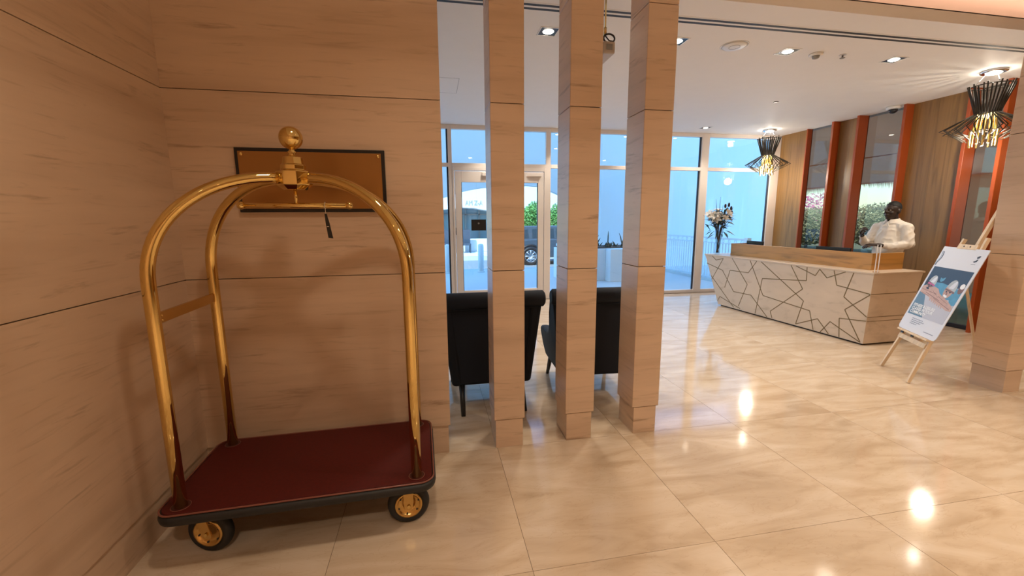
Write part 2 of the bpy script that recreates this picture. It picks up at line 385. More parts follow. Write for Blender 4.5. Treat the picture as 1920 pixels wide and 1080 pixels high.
MB().box(X0-0.2, XR+0.3, 3.75, 3.80, ZC+0.10, ZF+0.08).build('cove_back', M['ceil'], fc)
led = MB().box(X0+0.3, XR-0.1, 3.30, 3.315, ZC+0.102, ZC+0.112).build('cove_light_strip', M['led'], origin=(2, 3.3, ZC+0.1))
tag(led, 'warm light strip hidden behind the ceiling cove lip', 'light')
for k in range(5):
    ld = bpy.data.lights.new('cove_lamp', 'AREA'); ld.shape = 'RECTANGLE'; ld.size = 2.0; ld.size_y = 0.06; ld.energy = P_COVE/5*1.0; ld.color = (1.0, 0.55, 0.36)
    lo = bpy.data.objects.new('cove_lamp', ld); col.objects.link(lo); lo.parent = led; lo.location = (-2.0-1.0+k*2.05, 0.02, 0.02); lo.rotation_euler = (R(180-18), 0, 0)

# ------------------------------------------------------------------ pillars
def pillar(x0, x1, bx0, bx1, y0, y1, label):
    p = empty('stone_pillar', ((x0+x1)/2, (y0+y1)/2, 0), world=True)
    tag(p, label, 'pillar', 'slim square limestone pillars')
    MB().box(x0+0.012, x1-0.012, y0+0.012, y1-0.012, 0.19, ZF).build('core', M['joint'], p)
    for z0, z1 in PROWS: MB().box(x0, x1, y0, y1, z0+g, z1-g).build('stone_block', M['wall'], p, bevel=0.0025, seg=1)
    MB().box(bx0, bx1, y0+0.004, y1-0.012, 0, 0.196).build('base', M['wall'], p)
    return p
pillar(0.365, 0.572, 0.375, 0.560, YB, YBK, 'slim beige stone pillar closest to the wall with the bronze plaque')
pillar(0.860, 1.065, 0.870, 1.050, YB, YBK, 'middle one of the three slim stone pillars in front of the armchairs')
pillar(1.356, 1.558, 1.370, 1.540, YB, YBK, 'slim beige stone pillar right of the armchairs, beside the open floor')
pillar(4.852, 5.060, 4.862, 5.050, 2.622, 2.875, 'slim beige stone pillar standing right beside the poster easel')

# ------------------------------------------------------------------ glazed facade
wf = empty('window_1', (0, 0, 0)); struct(wf, 'floor to ceiling glazing with pale aluminium frames')
def fr(x0, x1, z0, z1, y0=YG, y1=YG+0.09, name='mullion', mat='frame'):
    return MB().box(x0, x1, y0, y1, z0, z1).build(name, M[mat], wf, bevel=0.003, seg=1)
MU = [-3.2, -1.42, 0.325, 2.124, 3.76, 5.315, 6.925]
MW = [0.07, 0.07, 0.068, 0.092, 0.14, 0.165, 0.185]
for x, w in zip(MU, MW): fr(x, x+w, 0.0, ZC)
ZT0, ZT1 = 2.468, 2.535
for i in range(len(MU)-1):
    a, b = MU[i]+MW[i], MU[i+1]
    fr(a, b, 3.115, ZC, name='top_rail'); fr(a, b, ZT0, ZT1, name='transom')
    MB().box(a+0.004, b-0.004, YG+0.040, YG+0.050, ZT1, 3.115).build('pane', M['glass'], wf)
    if i == 2: continue
    fr(a, b, 0.0, 0.068, name='sill_rail')
    MB().box(a+0.004, b-0.004, YG+0.040, YG+0.050, 0.068, ZT0).build('pane', M['glass'], wf)
    fr(b-0.028, b, 0.068, ZT0, YG+0.03, YG+0.06, 'gasket', 'gasket'); fr(b-0.028, b, ZT1, 3.115, YG+0.03, YG+0.06, 'gasket', 'gasket')
# double entrance door in the third bay
dx0, dx1 = 0.393, 2.124; dm = (dx0+dx1)/2
fr(dx0, dx0+0.035, 0, ZT0, YG-0.01, YG+0.07, 'door_jamb'); fr(dx1-0.035, dx1, 0, ZT0, YG-0.01, YG+0.07, 'door_jamb'); fr(dx0+0.035, dx1-0.035, 2.405, ZT0, YG-0.01, YG+0.07, 'door_head')
for n_, (a, b) in enumerate(((dx0+0.041, dm-0.004), (dm+0.004, dx1-0.041))):
    d = empty('door_%d' % (n_+1), ((a+b)/2, YG, 0), world=True); struct(d, 'glazed aluminium entrance door leaf')
    t = 0.115
    for q in ((a, a+t, 0.02, 2.395), (b-t, b, 0.02, 2.395), (a+t, b-t, 0.02, 0.22), (a+t, b-t, 2.20, 2.395)):
        MB().box(q[0], q[1], YG-0.006, YG+0.048, q[2], q[3]).build('door_stile', M['frame'], d, bevel=0.006)
    MB().box(a+t, b-t, YG+0.016, YG+0.026, 0.22, 2.20).build('pane', M['glass'], d)
    for xx in (a+t, b-t-0.008): MB().box(xx, xx+0.008, YG-0.004, YG+0.040, 0.22, 2.20).build('gasket', M['gasket'], d)
    hx = b-0.06 if n_ == 0 else a+0.06
    hb = MB(); hb.tube([(hx, YG-0.006, 0.85), (hx, YG-0.06, 0.85), (hx, YG-0.06, 1.45), (hx, YG-0.006, 1.45)], 0.012, 10); hb.build('pull_handle', M['chrome'], d)
    MB().box((a+b)/2+0.08, (a+b)/2+0.36, YG-0.05, YG-0.006, 2.31, 2.37).build('door_closer', M['frame'], d, bevel=0.006)
    if n_ == 0:
        MB().box(a-0.004, a+0.006, YG-0.012, YG-0.004, 1.26, 1.39).build('lock_plate', M['gasket'], d)
        MB().box(0.715, 0.985, YG+0.008, YG+0.015, 1.335, 1.535).build('notice_plate', M['black'], d, label='dark notice plate on the door glass')
        em = MB(); em.lathe([(0.0, 0), (0.016, 0), (0.016, 0.001), (0.0, 0.001)], (0.85, YG+0.0065, 1.465), 16, axis='y'); em.build('emblem', M['grey'], d)

# ------------------------------------------------------------------ reception side wall: veneer panels, orange fins, slim windows
wr = empty('wall_right', (0, 0, 0)); struct(wr, 'walnut veneer wall with orange fins and slim window strips')
def veneer(y0, y1): MB().box(XR, XR+0.06, y0+0.001, y1-0.001, 0.0, ZC).build('veneer_panel', M['veneer'], wr)
for y0, y1 in ((7.156, YG), (6.193, 6.535), (4.664, 5.03), (5.03, 5.378), (3.45, 4.21), (2.55, 3.45), (1.2, 2.55), (-0.6, 1.2), (-2.6, -0.6), (-4.6, -2.6)): veneer(y0, y1)
MB().box(XR-0.055, XR+0.06, 7.122, 7.142, 0.0, ZC).build('orange_fin', M['orange'], wr)
for yn in (6.514, 6.061, 5.356, 4.567, 4.190):
    MB().box(XR-0.14, XR+0.06, yn, yn+0.042, 0.0, ZC).build('orange_fin', M['orange'], wr, bevel=0.003, seg=1)
MB().box(XR+0.06, XR+0.2, Y0, 4.2, 0, ZF).build('wall_core', M['wallpaint'], wr)
for y0, y1 in ((4.73, 5.39), (6.27, 6.55), (7.38, YG+0.1)): MB().box(XR+0.06, XR+0.2, y0, y1, 0, ZF).build('wall_core', M['wallpaint'], wr)
k = 2
for (y0, y1) in ((6.556, 7.120), (5.398, 6.061), (4.232, 4.567)):
    w = empty('window_%d' % k, (XR, (y0+y1)/2, 0), world=True); struct(w, 'tall slim window strip between orange fins'); k += 1
    MB().box(XR+0.04, XR+0.048, y0, y1, 0.05, ZC).build('pane', M['glass2'], w)
    MB().box(XR+0.02, XR+0.07, y0, y1, 0.0, 0.05).build('sill_rail', M['gasket'], w)
    MB().box(XR+0.049, XR+0.07, y0, y1, 2.50, 2.515).build('glazing_bar', M['straw'], w)

# ------------------------------------------------------------------ ceiling fittings
def spot(parent, loc, e, c, size=R(112), blend=0.6, rad=0.11):
    ld = bpy.data.lights.new('lamp', 'SPOT'); ld.energy = e; ld.color = c; ld.spot_size = size; ld.spot_blend = blend; ld.shadow_soft_size = rad
    lo = bpy.data.objects.new('lamp', ld); col.objects.link(lo); lo.parent = parent; lo.location = loc
    return lo
def downlight(x, y, z, label, e, c, group, r=0.05):
    t = empty('recessed_downlight', (x, y, z)); tag(t, label, 'light', group)
    q = 0.088; f_ = MB()
    for a in ((-q, q, -q, -q+0.010), (-q, q, q-0.010, q), (-q, -q+0.010, -q+0.010, q-0.010), (q-0.010, q, -q+0.010, q-0.010)): f_.box(a[0], a[1], a[2], a[3], -0.004, -0.0002)
    f_.build('trim_frame', M['white'], t)
    MB().box(-q+0.010, q-0.010, -q+0.010, q-0.010, -0.0022, -0.0004).build('baffle', M['black'], t)
    MB().lathe([(0.001, -0.012), (r*0.7, -0.010), (r, -0.0024)], (0, 0, 0), 20).build('lens', M['lamp'], t)
    spot(t, (0, 0, -0.03), e, c)
    return t
nm = ['square downlight seen between the first and middle stone pillars', 'square downlight half hidden by the right edge of the third pillar',
      'square downlight between the round ceiling speaker and the smoke detector', 'square downlight nearest the slot diffuser, right of the smoke detector']
for n_, (x, y) in zip(nm, ((1.086, 3.936), (2.345, 3.93), (3.594, 3.965), (4.905, 3.963))): downlight(x, y, ZC, n_, P_HALL, NEUT, 'hall ceiling downlights')
for x, y in ((5.049, 7.33),): downlight(x, y, ZC, 'small downlight at the glazing above the vase end of the desk', P_HALL*0.55, NEUT, 'hall ceiling downlights', 0.04)
for x, y in ((2.5, 7.33), (3.95, 7.33), (1.2, 7.33), (2.0, 5.7), (2.95, 5.7), (-1.6, 5.6)): downlight(x, y, ZC, 'added hall downlight placed out of sight behind the pillars', P_HALL*0.75, NEUT, 'added hall ceiling downlights out of sight', 0.04)  # added fill lamps, set where pillars and wall hide them
for x, y, k_ in ((0.02, 1.2, 0.42), (2.2, 1.2, 0.8), (4.4, 1.2, 1.05), (0.02, -1.2, 1.35), (2.2, -1.2, 1.35), (4.4, -1.2, 1.05), (6.3, 1.2, 1.05), (0.02, -3.4, 1.6), (2.2, -3.4, 1.6)):  # lamp by the cart follows its shadows; rows behind the camera added for walls
    downlight(x, y, ZF, 'downlight of the foyer ceiling above the view, in rows partly added as fill', P_FOYER*k_, WARM, 'foyer ceiling downlights')

sl = empty('slot_diffuser', (2.0, 3.525, ZC), world=True); tag(sl, 'long white slot air diffuser with two dark slots across the ceiling', 'air vent')
MB().box(X0+0.1, XR-0.02, 3.462, 3.592, ZC-0.002, ZC-0.0001).build('frame', M['ceil'], sl)
for y in (3.478, 3.540): MB().box(X0+0.12, XR-0.04, y, y+0.031, ZC-0.0032, ZC-0.0015).build('slot', M['rubber'], sl)
sp = empty('ceiling_speaker', (2.96, 3.93, ZC)); tag(sp, 'round white speaker grille on the ceiling', 'speaker')
MB().lathe([(0.001, -0.014), (0.10, -0.012), (0.118, -0.0005)], n=32).build('grille', M['white'], sp)
MB().lathe([(0.05, -0.0150), (0.052, -0.0150), (0.052, -0.0120), (0.05, -0.0120)], n=24, ring=True).build('grille_ring', M['grey'], sp)
MB().lathe([(0.118, -0.003), (0.130, -0.003), (0.130, -0.0003), (0.118, -0.0003)], n=32, ring=True).build('rim', M['white'], sp)
sm = empty('smoke_detector', (3.934, 3.968, ZC)); tag(sm, 'white smoke detector with grey dome beside a square downlight', 'smoke detector')
MB().lathe([(0.052, -0.022), (0.062, -0.016), (0.062, -0.0003)], n=24).build('base', M['white'], sm)
MB().lathe([(0.012, -0.050), (0.030, -0.044), (0.036, -0.022)], n=20).build('sensor', M['grey'], sm)
sk = empty('sprinkler_head', (4.235, 3.946, ZC)); tag(sk, 'tiny grey sprinkler head right of the smoke detector', 'sprinkler')
MB().lathe([(0.03, -0.004), (0.034, -0.0003)], n=18).build('escutcheon', M['white'], sk)
MB().lathe([(0.024, -0.032), (0.024, -0.028), (0.008, -0.026), (0.008, -0.004)], n=14).build('deflector', M['grey'], sk)
sk2 = MB().lathe([(0.03, -0.008), (0.035, -0.0003)], n=18).build('ceiling_sensor', M['grey']); sk2.location = (4.956, 5.597, ZC); tag(sk2, 'flat grey sensor disc in the middle of the hall ceiling', 'sensor')
dc = empty('dome_camera', (6.94, 5.52, ZC)); tag(dc, 'white dome security camera at the ceiling by the veneer wall', 'camera')
MB().lathe([(0.075, -0.045), (0.085, -0.035), (0.085, -0.0003)], n=24).build('housing', M['white'], dc)
MB().lathe([(0.002, -0.105), (0.03, -0.098), (0.052, -0.078), (0.058, -0.045)], n=20).build('dome', M['darkdome'], dc)

M['signbox'] = plain('aged_beige_plastic', (0.50, 0.42, 0.34), 0.5)
# hanging sign behind the pillars
hs = empty('hanging_sign', (1.42, 3.45, 2.82), world=True); tag(hs, 'white ceiling-hung sign box half hidden by the middle pillar', 'sign')
MB().box(1.352, 1.45, 3.30, 3.74, 2.795, 2.885).build('sign_box', M['signbox'], hs, bevel=0.012)
MB().box(1.375, 1.425, 3.296, 3.301, 2.822, 2.862).build('end_cap', M['grey'], hs)
MB().cyl((1.371, 3.32, 2.985), (1.371, 3.32, ZC), 0.006).build('rod', M['goldrod'], hs)
MB().cyl((1.371, 3.32, 2.93), (1.371, 3.32, 2.985), 0.011).build('coupler', M['brassdull'], hs)
ring = [(1.40+0.045*math.cos(a), 3.31, 2.905+0.032*math.sin(a)) for a in [2*math.pi*i/24 for i in range(24)]]
MB().tube(ring, 0.007, 8, closed=True).build('hook_ring', M['black'], hs)
MB().tube([(1.36, 3.31, 2.93), (1.40, 3.31, 2.89), (1.44, 3.31, 2.885)], 0.005, 8).build('hook', M['black'], hs)

# pendants made of rods
def pendant(x, y, label):
    t = empty('rod_pendant_lamp', (x, y, ZC)); tag(t, label, 'pendant lamp', 'pendant lamps of dark and gold rods')
    MB().lathe([(0.10, -0.028), (0.115, -0.022), (0.115, -0.0003)], n=28).build('ceiling_rose', M['chrome'], t)
    MB().lathe([(0.001, -0.040), (0.06, -0.036), (0.07, -0.0285)], n=20).build('rose_light', M['lamp'], t)
    for a in (0, 120, 240): MB().cyl((0.06*math.cos(R(a)), 0.06*math.sin(R(a)), -0.03), (0.15*math.cos(R(a)), 0.15*math.sin(R(a)), -0.16), 0.0025, n=6).build('suspension_cable', M['chrome'], t)
    n = 32
    for i in range(n):
        a = 2*math.pi*i/n; c, s = math.cos(a), math.sin(a)
        j = 0.012*math.sin(i*2.1)
        MB().tube([((0.185+j)*c, (0.185+j)*s, -0.155-0.02*math.sin(i*1.7)), (0.10*c, 0.10*s, -0.47)], 0.0085, 6).build('upper_rod', M['rod'], t)
        a2 = a+0.12; c2, s2 = math.cos(a2), math.sin(a2); rr = 0.36+0.03*math.sin(i*2.6)
        MB().tube([(0.105*c2, 0.105*s2, -0.47), (rr*c2, rr*s2, -0.635-0.02*math.sin(i)), (0.165*c2, 0.165*s2, -0.72-0.05*(i % 2))], 0.0065, 6).build('flared_rod', M['rod'], t)
    for i in range(14):
        a = 2*math.pi*i/14+0.1; c, s = math.cos(a), math.sin(a); e = 0.03*(i % 2)
        MB().tube([(0.075*c, 0.075*s, -0.475), (0.095*c, 0.095*s, -0.66), (0.115*c, 0.115*s, -0.66), (0.11*c, 0.11*s, -0.845+e)], 0.012, 6).build('gold_rod', M['goldrod'], t)
    for zz, rr in ((-0.165, 0.172), (-0.47, 0.103), (-0.66, 0.10)):
        MB().tube([(rr*math.cos(2*math.pi*i/28), rr*math.sin(2*math.pi*i/28), zz) for i in range(28)], 0.006, 6, closed=True).build('hoop', M['rod'], t)
    MB().sphere((0, 0, -0.50), (0.022, 0.022, 0.035), 14, 8).build('bulb', M['bulb'], t)
    ld = bpy.data.lights.new('lamp', 'POINT'); ld.energy = P_PEND; ld.color = NEUT; ld.shadow_soft_size = 0.07
    lo = bpy.data.objects.new('lamp', ld); col.objects.link(lo); lo.parent = t; lo.location = (0, 0, -0.86)
    ld = bpy.data.lights.new('lamp', 'POINT'); ld.energy = P_PEND*0.11; ld.color = (1, 0.9, 0.75); ld.shadow_soft_size = 0.05
    lo = bpy.data.objects.new('lamp', ld); col.objects.link(lo); lo.parent = t; lo.location = (0, 0, -0.10)
    return t
pd = pendant(6.385, 7.30, 'dark rod pendant lamp hanging against the blue glazing')
pd2 = dup(pd); pd2.location = (6.42, 4.04, ZC); pd2['label'] = 'large rod pendant lamp in front of the veneer wall, nearest the poster'

# ------------------------------------------------------------------ luggage cart
CX, CY, CR = -0.634, 2.207, R(1.5)
ct = empty('luggage_cart', (CX, CY, 0), CR); tag(ct, 'brass birdcage luggage cart with burgundy carpeted deck', 'luggage cart')
HW, HD = 0.598, 0.334
def rrect(hw, hd, r, n=8):
    p = []
    for cx, cy, a0 in ((hw-r, hd-r, 0), (-hw+r, hd-r, 90), (-hw+r, -hd+r, 180), (hw-r, -hd+r, 270)):
        for i in range(n+1):
            a = R(a0+90*i/n); p.append((cx+r*math.cos(a), cy+r*math.sin(a)))
    return p
MB().prism(rrect(HW-0.012, HD-0.012, 0.062), 0.232, 0.272).build('deck_board', M['black'], ct)
dk = MB().prism(rrect(HW-0.014, HD-0.014, 0.060), 0.272, 0.282).build('deck_carpet', M['carpet'], ct, bevel=0.003)
def loop(hw, hd, r, z, rad, name, mat, sq=1.0):
    MB().tube([(p[0], p[1], z) for p in rrect(hw, hd, r)], rad, 8, closed=True).build(name, mat, ct)
bmp = MB()
prof = [(0.0, 0.226), (0.020, 0.232), (0.024, 0.250), (0.020, 0.268), (0.0, 0.274)]
pts = rrect(HW-0.020, HD-0.020, 0.060)
rows = []
for d_, z_ in prof:
    q = rrect(HW-0.020+d_, HD-0.020+d_, 0.060+d_); rows.append([(p[0], p[1], z_) for p in q])
n = len(pts)
bmp.add([p for r_ in rows for p in r_], [(i*n+j, i*n+(j+1) % n, (i+1)*n+(j+1) % n, (i+1)*n+j) for i in range(len(prof)-1) for j in range(n)], True)
bmp.build('rubber_bumper', M['rubber'], ct)
loop(HW-0.006, HD-0.006, 0.066, 0.2785, 0.0042, 'edge_piping', M['trimcord'])
PX, PY = 0.510, 0.268
ZB0, ZTOP = 1.27, 1.725
RUN = math.hypot(PX, PY) - 0.055
for sx in (-1, 1):
    for sy in (-1, 1):
        dx, dy = -sx*PX/math.hypot(PX, PY), -sy*PY/math.hypot(PX, PY)
        path = [(sx*PX, sy*PY, 0.282), (sx*PX, sy*PY, 0.8), (sx*PX, sy*PY, ZB0-0.06), (sx*PX, sy*PY, ZB0)]
        for i in range(1, 21):
            t = math.pi/2*i/20; h = RUN*(1-math.cos(t)**0.93); path.append((sx*PX+dx*h, sy*PY+dy*h, ZB0+(ZTOP-ZB0)*math.sin(t)**0.93))
        p = MB().tube(path, 0.0255, 20).build('arched_upright', M['brass'], ct)
        MB().lathe([(0.037, 0.2822), (0.037, 0.2845), (0.0265, 0.2846)], (sx*PX, sy*PY, 0), 24, smooth=False).build('flange', M['flange'], ct)
        MB().tube([(sx*PX+0.0375*math.cos(2*math.pi*i/24), sy*PY+0.0375*math.sin(2*math.pi*i/24), 0.2838) for i in range(24)], 0.0016, 6, closed=True).build('flange_ring', M['trimcord'], ct)
for sx in (-1, 1):
    MB().box(sx*PX-0.009, sx*PX+0.009, -PY+0.02, PY-0.02, 1.105, 1.152).build('side_rail', M['brassdull'], ct, bevel=0.004)
    for z_ in (1.118, 1.139): MB().sphere((sx*(PX-0.012)-0.0, -PY+0.035, z_), 0.006, 10, 6).build('rail_screw', M['brass'], ct)
hub = MB(); oc = math.pi/8
hub.lathe([(0.050, 1.672), (0.058, 1.678), (0.078, 1.694), (0.078, 1.756), (0.056, 1.764), (0.056, 1.786), (0.047, 1.790), (0.044, 1.822), (0.020, 1.826)], (0, 0, 0), 8, smooth=False, a0=oc+R(0))
hub.build('hub', M['brass'], ct, bevel=0.003)
MB().lathe([(0.020, 1.826), (0.012, 1.836), (0.020, 1.846), (0.010, 1.856), (0.014, 1.866)], n=20).build('finial_neck', M['brass'], ct)
MB().sphere((0, 0, 1.910), 0.052, 32, 20).build('ball_finial', M['brass'], ct)
MB().cyl((0, 0, 1.60), (0, 0, 1.675), 0.008).build('hanger_stem', M['brass'], ct)
MB().cyl((-0.232, 0, 1.600), (0.232, 0, 1.600), 0.0125, n=16).build('hanger_bar', M['brass'], ct)
for s_ in (-1, 1): MB().sphere((s_*0.240, 0, 1.600), 0.0185, 16, 10).build('bar_knob', M['brass'], ct)
def caster(x, y, rz, swap):
    c = empty('caster', (x, y, 0), rz); c.parent = ct
    MB().lathe([(0.062, -0.022), (0.088, -0.026), (0.100, -0.016), (0.104, 0.0), (0.100, 0.016), (0.088, 0.026), (0.062, 0.022)], (0, 0, 0.104), 36, axis='y', ring=True).build('tyre', M['rubber'], c)
    MB().lathe([(0.012, -0.019), (0.046, -0.016), (0.054, -0.020), (0.060, -0.029), (0.067, -0.029), (0.067, 0.029), (0.060, 0.029), (0.054, 0.020), (0.046, 0.016), (0.012, 0.019)], (0, 0, 0.104), 32, axis='y', ring=True).build('wheel_rim', M['brassdull'], c)
    MB().lathe([(0.018, -0.016), (0.018, 0.016)], (0, 0, 0.104), 16, axis='y').build('wheel_hub', M['brassdull'], c)
    for s in (-1, 1):
        f = MB(); y0_, y1_ = s*0.031, s*0.035
        poly = [(-0.026, 0.215), (0.026, 0.215)] + [(0.022*math.cos(a), 0.104+0.022*math.sin(a)) for a in [R(0-18*i) for i in range(11)]]
        f.prism(poly, min(y0_, y1_), max(y0_, y1_), lambda u, v, w: (u+0.32*(0.104-v)*swap, w, v)); f.build('fork_plate', M['brassdull'], c)
        MB().cyl((0, s*0.035, 0.104), (0, s*0.042, 0.104), 0.009, n=6).build('axle_nut', M['brass'], c)
        for a in range(0, 360, 60):
            MB().cyl((0.051*math.cos(R(a+20)), s*0.0150, 0.104+0.051*math.sin(R(a+20))), (0.051*math.cos(R(a+20)), s*0.0215, 0.104+0.051*math.sin(R(a+20))), 0.0045, n=8).build('rim_bolt', M['rubber'], c)
    MB().box(-0.045, 0.045, -0.040, 0.040, 0.213, 0.232).build('swivel_plate', M['brassdull'], c)
caster(-0.435, -0.205, R(-14), 0.9); caster(0.462, -0.210, R(2), 0.0); caster(-0.45, 0.20, R(20), 0.4); caster(0.45, 0.20, R(8), 0.2)

tg = empty('luggage_tag', (CX+0.128, CY+0.003, 1.60)); tag(tg, 'dark luggage tag dangling from the hanging bar of the cart', 'tag')
MB().tube([(0.0016*math.sin(a)*0, 0.0155*math.cos(a), 0.0155*math.sin(a)) for a in [2*math.pi*i/20 for i in range(20)]], 0.0018, 6, closed=True).build('string_loop', M['petal'], tg)
MB().tube([(0, -0.004, -0.015), (0.002, -0.006, -0.045)], 0.0015, 6).build('string', M['petal'], tg)
MB().prism([(-0.004, -0.040), (0.006, -0.040), (0.016, -0.085), (0.028, -0.160), (0.006, -0.156), (-0.002, -0.085)], -0.008, -0.006, lambda u, v, w: (u, w, v)).build('tag_card', M['black'], tg)
MB().box(0.003, 0.013, -0.0095, -0.008, -0.103, -0.100).build('eyelet', M['chrome'], tg)

# ------------------------------------------------------------------ plaque on the wall
pq = empty('wall_plaque', (-0.643, YB, 1.748)); tag(pq, 'blank bronze plaque on a black backing board fixed to the wall', 'plaque')
MB().box(-0.390, 0.390, -0.022, -0.0005, -0.173, 0.173).build('backing_board', M['black'], pq, bevel=0.002)
MB().box(-0.372, 0.372, -0.028, -0.0225, -0.154, 0.154).build('bronze_plate', M['bronze'], pq, bevel=0.0015)
for sx in (-1, 1):
    for sz in (-1, 1): MB().sphere((sx*0.355, -0.029, sz*0.137), (0.010, 0.006, 0.010), 12, 8).build('stud', M['brass'], pq)

# ------------------------------------------------------------------ reception desk
DT = math.atan(0.034)
dk_ = empty('reception_desk', (5.05, 4.0, 0), DT); tag(dk_, 'pale stone reception desk inlaid with star lines under an oak screen', 'desk')
# local x = depth, y = length
ZD = 0.885
MB().hexa([(0, 0.012, 0.022), (0.60, 0.012, 0.022), (0.60, 2.53, 0.022), (0, 2.53, 0.022)], [(0, -0.012, ZD-0.022), (0.752, -0.012, ZD-0.022), (0.752, 2.955, ZD-0.022), (0, 2.955, ZD-0.022)]).build('stone_body', M['desk'], dk_)
MB().box(0.03, 0.58, 0.05, 2.49, 0.0, 0.022).build('plinth', M['joint'], dk_)
MB().box(-0.006, 0.775, -0.020, 2.972, ZD-0.022, ZD).build('stone_top', M['desk'], dk_, bevel=0.003)
for z_, x1 in ((0.630, 0.70), (0.350, 0.655), (0.298, 0.648)):
    yy = 0.012 - 0.024*(z_-0.022)/0.841
    MB().box(0.004, x1, yy-0.0015, yy+0.004, z_-0.003, z_+0.003).build('end_groove', M['inlay'], dk_)
INL = [(2.764,.885,2.66,.795),(2.66,.795,2.481,.838),(2.481,.838,2.735,.44),(2.90,.72,2.481,.632),(2.481,.632,2.179,.304),(2.179,.304,1.799,.309),(1.799,.309,1.447,.03),(2.271,.862,1.892,.467),(1.892,.467,2.046,.081),(2.396,.34,2.297,.653),(2.297,.653,1.892,.659),(1.892,.659,1.739,.862),(1.875,.862,1.558,.344),(1.558,.344,.75,.275),(.75,.275,.67,.03),(2.76,.505,2.15,.038),(2.546,.074,2.499,.164),(2.499,.164,2.005,.046),(1.651,.862,.858,.391),(.858,.391,.944,.043),(.944,.043,.623,.192),(.623,.192,.45,.03),(1.6,.604,1.681,.03),(1.6,.604,.847,.676),(.847,.676,.857,.862),(1.113,.862,.891,.553),(.891,.553,1.396,.132),(1.396,.132,1.353,.033),(1.031,.862,.723,.762),(.723,.762,.669,.854),(.669,.854,.558,.753),(.558,.753,.32,.862),(.472,.862,.416,.678),(.416,.678,.0,.631),(.221,.862,.308,.547),(.308,.547,.006,.353),(.0,.623,.277,.39),(.277,.39,.044,.032),(.008,.304,.333,.267),(.333,.267,.308,.026),(.566,.026,.447,.195),(.447,.195,.044,.032)]
for (a, b, c, d) in INL:
    b, d = min(b, 0.860), min(d, 0.860)
    l = math.hypot(c-a, d-b); ux, uz = (c-a)/l, (d-b)/l; nx, nz = -uz*0.0058, ux*0.0058
    q = [(a+nx, b+nz), (c+nx, d+nz), (c-nx, d-nz), (a-nx, b-nz)]
    MB().prism(q, -0.0018, 0.003, lambda u, v, w: (w, u, v)).build('inlay_strip', M['inlay'], dk_)
# oak screen, L-shaped, on the stone top
Z1 = 1.092
MB().box(0.235, 0.262, 0.205, 2.60, ZD, Z1).build('oak_screen', M['oak'], dk_, bevel=0.002)
MB().box(0.262, 0.735, 0.205, 0.232, ZD, Z1).build('oak_return', M['oak'], dk_, bevel=0.002)
MB().box(0.262, 0.60, 2.573, 2.60, ZD, Z1).build('oak_return', M['oak'], dk_, bevel=0.002)
MB().box(0.62, 0.78, 0.30, 2.55, 0.70, 0.735).build('work_shelf', M['oak'], dk_)

# items behind the screen
def monitor(x, y, z, rz, w, h, label):
    t = empty('desk_monitor', (x, y, z), rz); tag(t, label, 'monitor')
    MB().box(-0.015, 0.015, -w/2, w/2, 0.06, 0.06+h).build('screen', M['black'], t, bevel=0.005)
    MB().box(-0.012, 0.012, -0.03, 0.03, 0.01, 0.14).build('stand', M['black'], t)
    MB().box(-0.07, 0.07, -0.09, 0.09, 0.0, 0.012).build('foot', M['black'], t)
    return t
monitor(5.68, 5.10, ZD, DT, 0.52, 0.165, 'black monitor peeking over the screen next to the man')
monitor(5.52, 6.42, ZD, DT, 0.36, 0.190, 'dark monitor top beside the flower vase end of the desk')
ac = empty('acrylic_sign_holder', (5.15, 4.05, ZD+0.0005), R(-50)); tag(ac, 'clear acrylic leaflet holder standing edge-on at the desk corner', 'sign holder')
for x_ in (-0.014, 0.014):
    MB().box(x_-0.002, x_+0.002, -0.06, 0.06, 0.004, 0.325).build('clear_panel', M['acrylic'], ac)
    MB().box(x_-0.0045, x_+0.0045, -0.0625, -0.0605, 0.004, 0.325).build('edge_highlight', M['pedge'], ac)  # near-white strip, colour stands in for the highlight along the panel edge
MB().box(-0.03, 0.03, -0.06, 0.06, 0.0, 0.004).build('foot', M['acrylic'], ac)

# ------------------------------------------------------------------ flower vase
VX, VY = 5.075, 6.80
vs = empty('flower_vase', (VX, VY, ZD)); tag(vs, 'tall clear glass vase with cream lilies and dark leaves on the desk', 'flower vase')
MB().lathe([(0.050, 0.0), (0.052, 0.012), (0.040, 0.12), (0.047, 0.28), (0.066, 0.42), (0.063, 0.42), (0.044, 0.28), (0.037, 0.12), (0.045, 0.018), (0.002, 0.016)], n=28).build('glass_vase', M['vaseglass'], vs)
rv = random.Random(3); heads = []
for i in range(17):
    a = rv.uniform(0, 2*math.pi); rr = 0.22*math.sqrt(rv.random()); z = 0.66+rv.uniform(0, 0.14)-0.35*rr
    heads.append((rr*math.cos(a), rr*math.sin(a), z))
for i, hd in enumerate(heads):
    b0 = (0.022*math.cos(i*1.3), 0.022*math.sin(i*1.3), 0.03)
    MB().tube([b0, (-0.4*b0[0]+0.01, -0.4*b0[1], 0.25), (hd[0]*0.35, hd[1]*0.35, 0.46), hd], 0.0045, 6).build('flower_stem', M['stem'], vs)
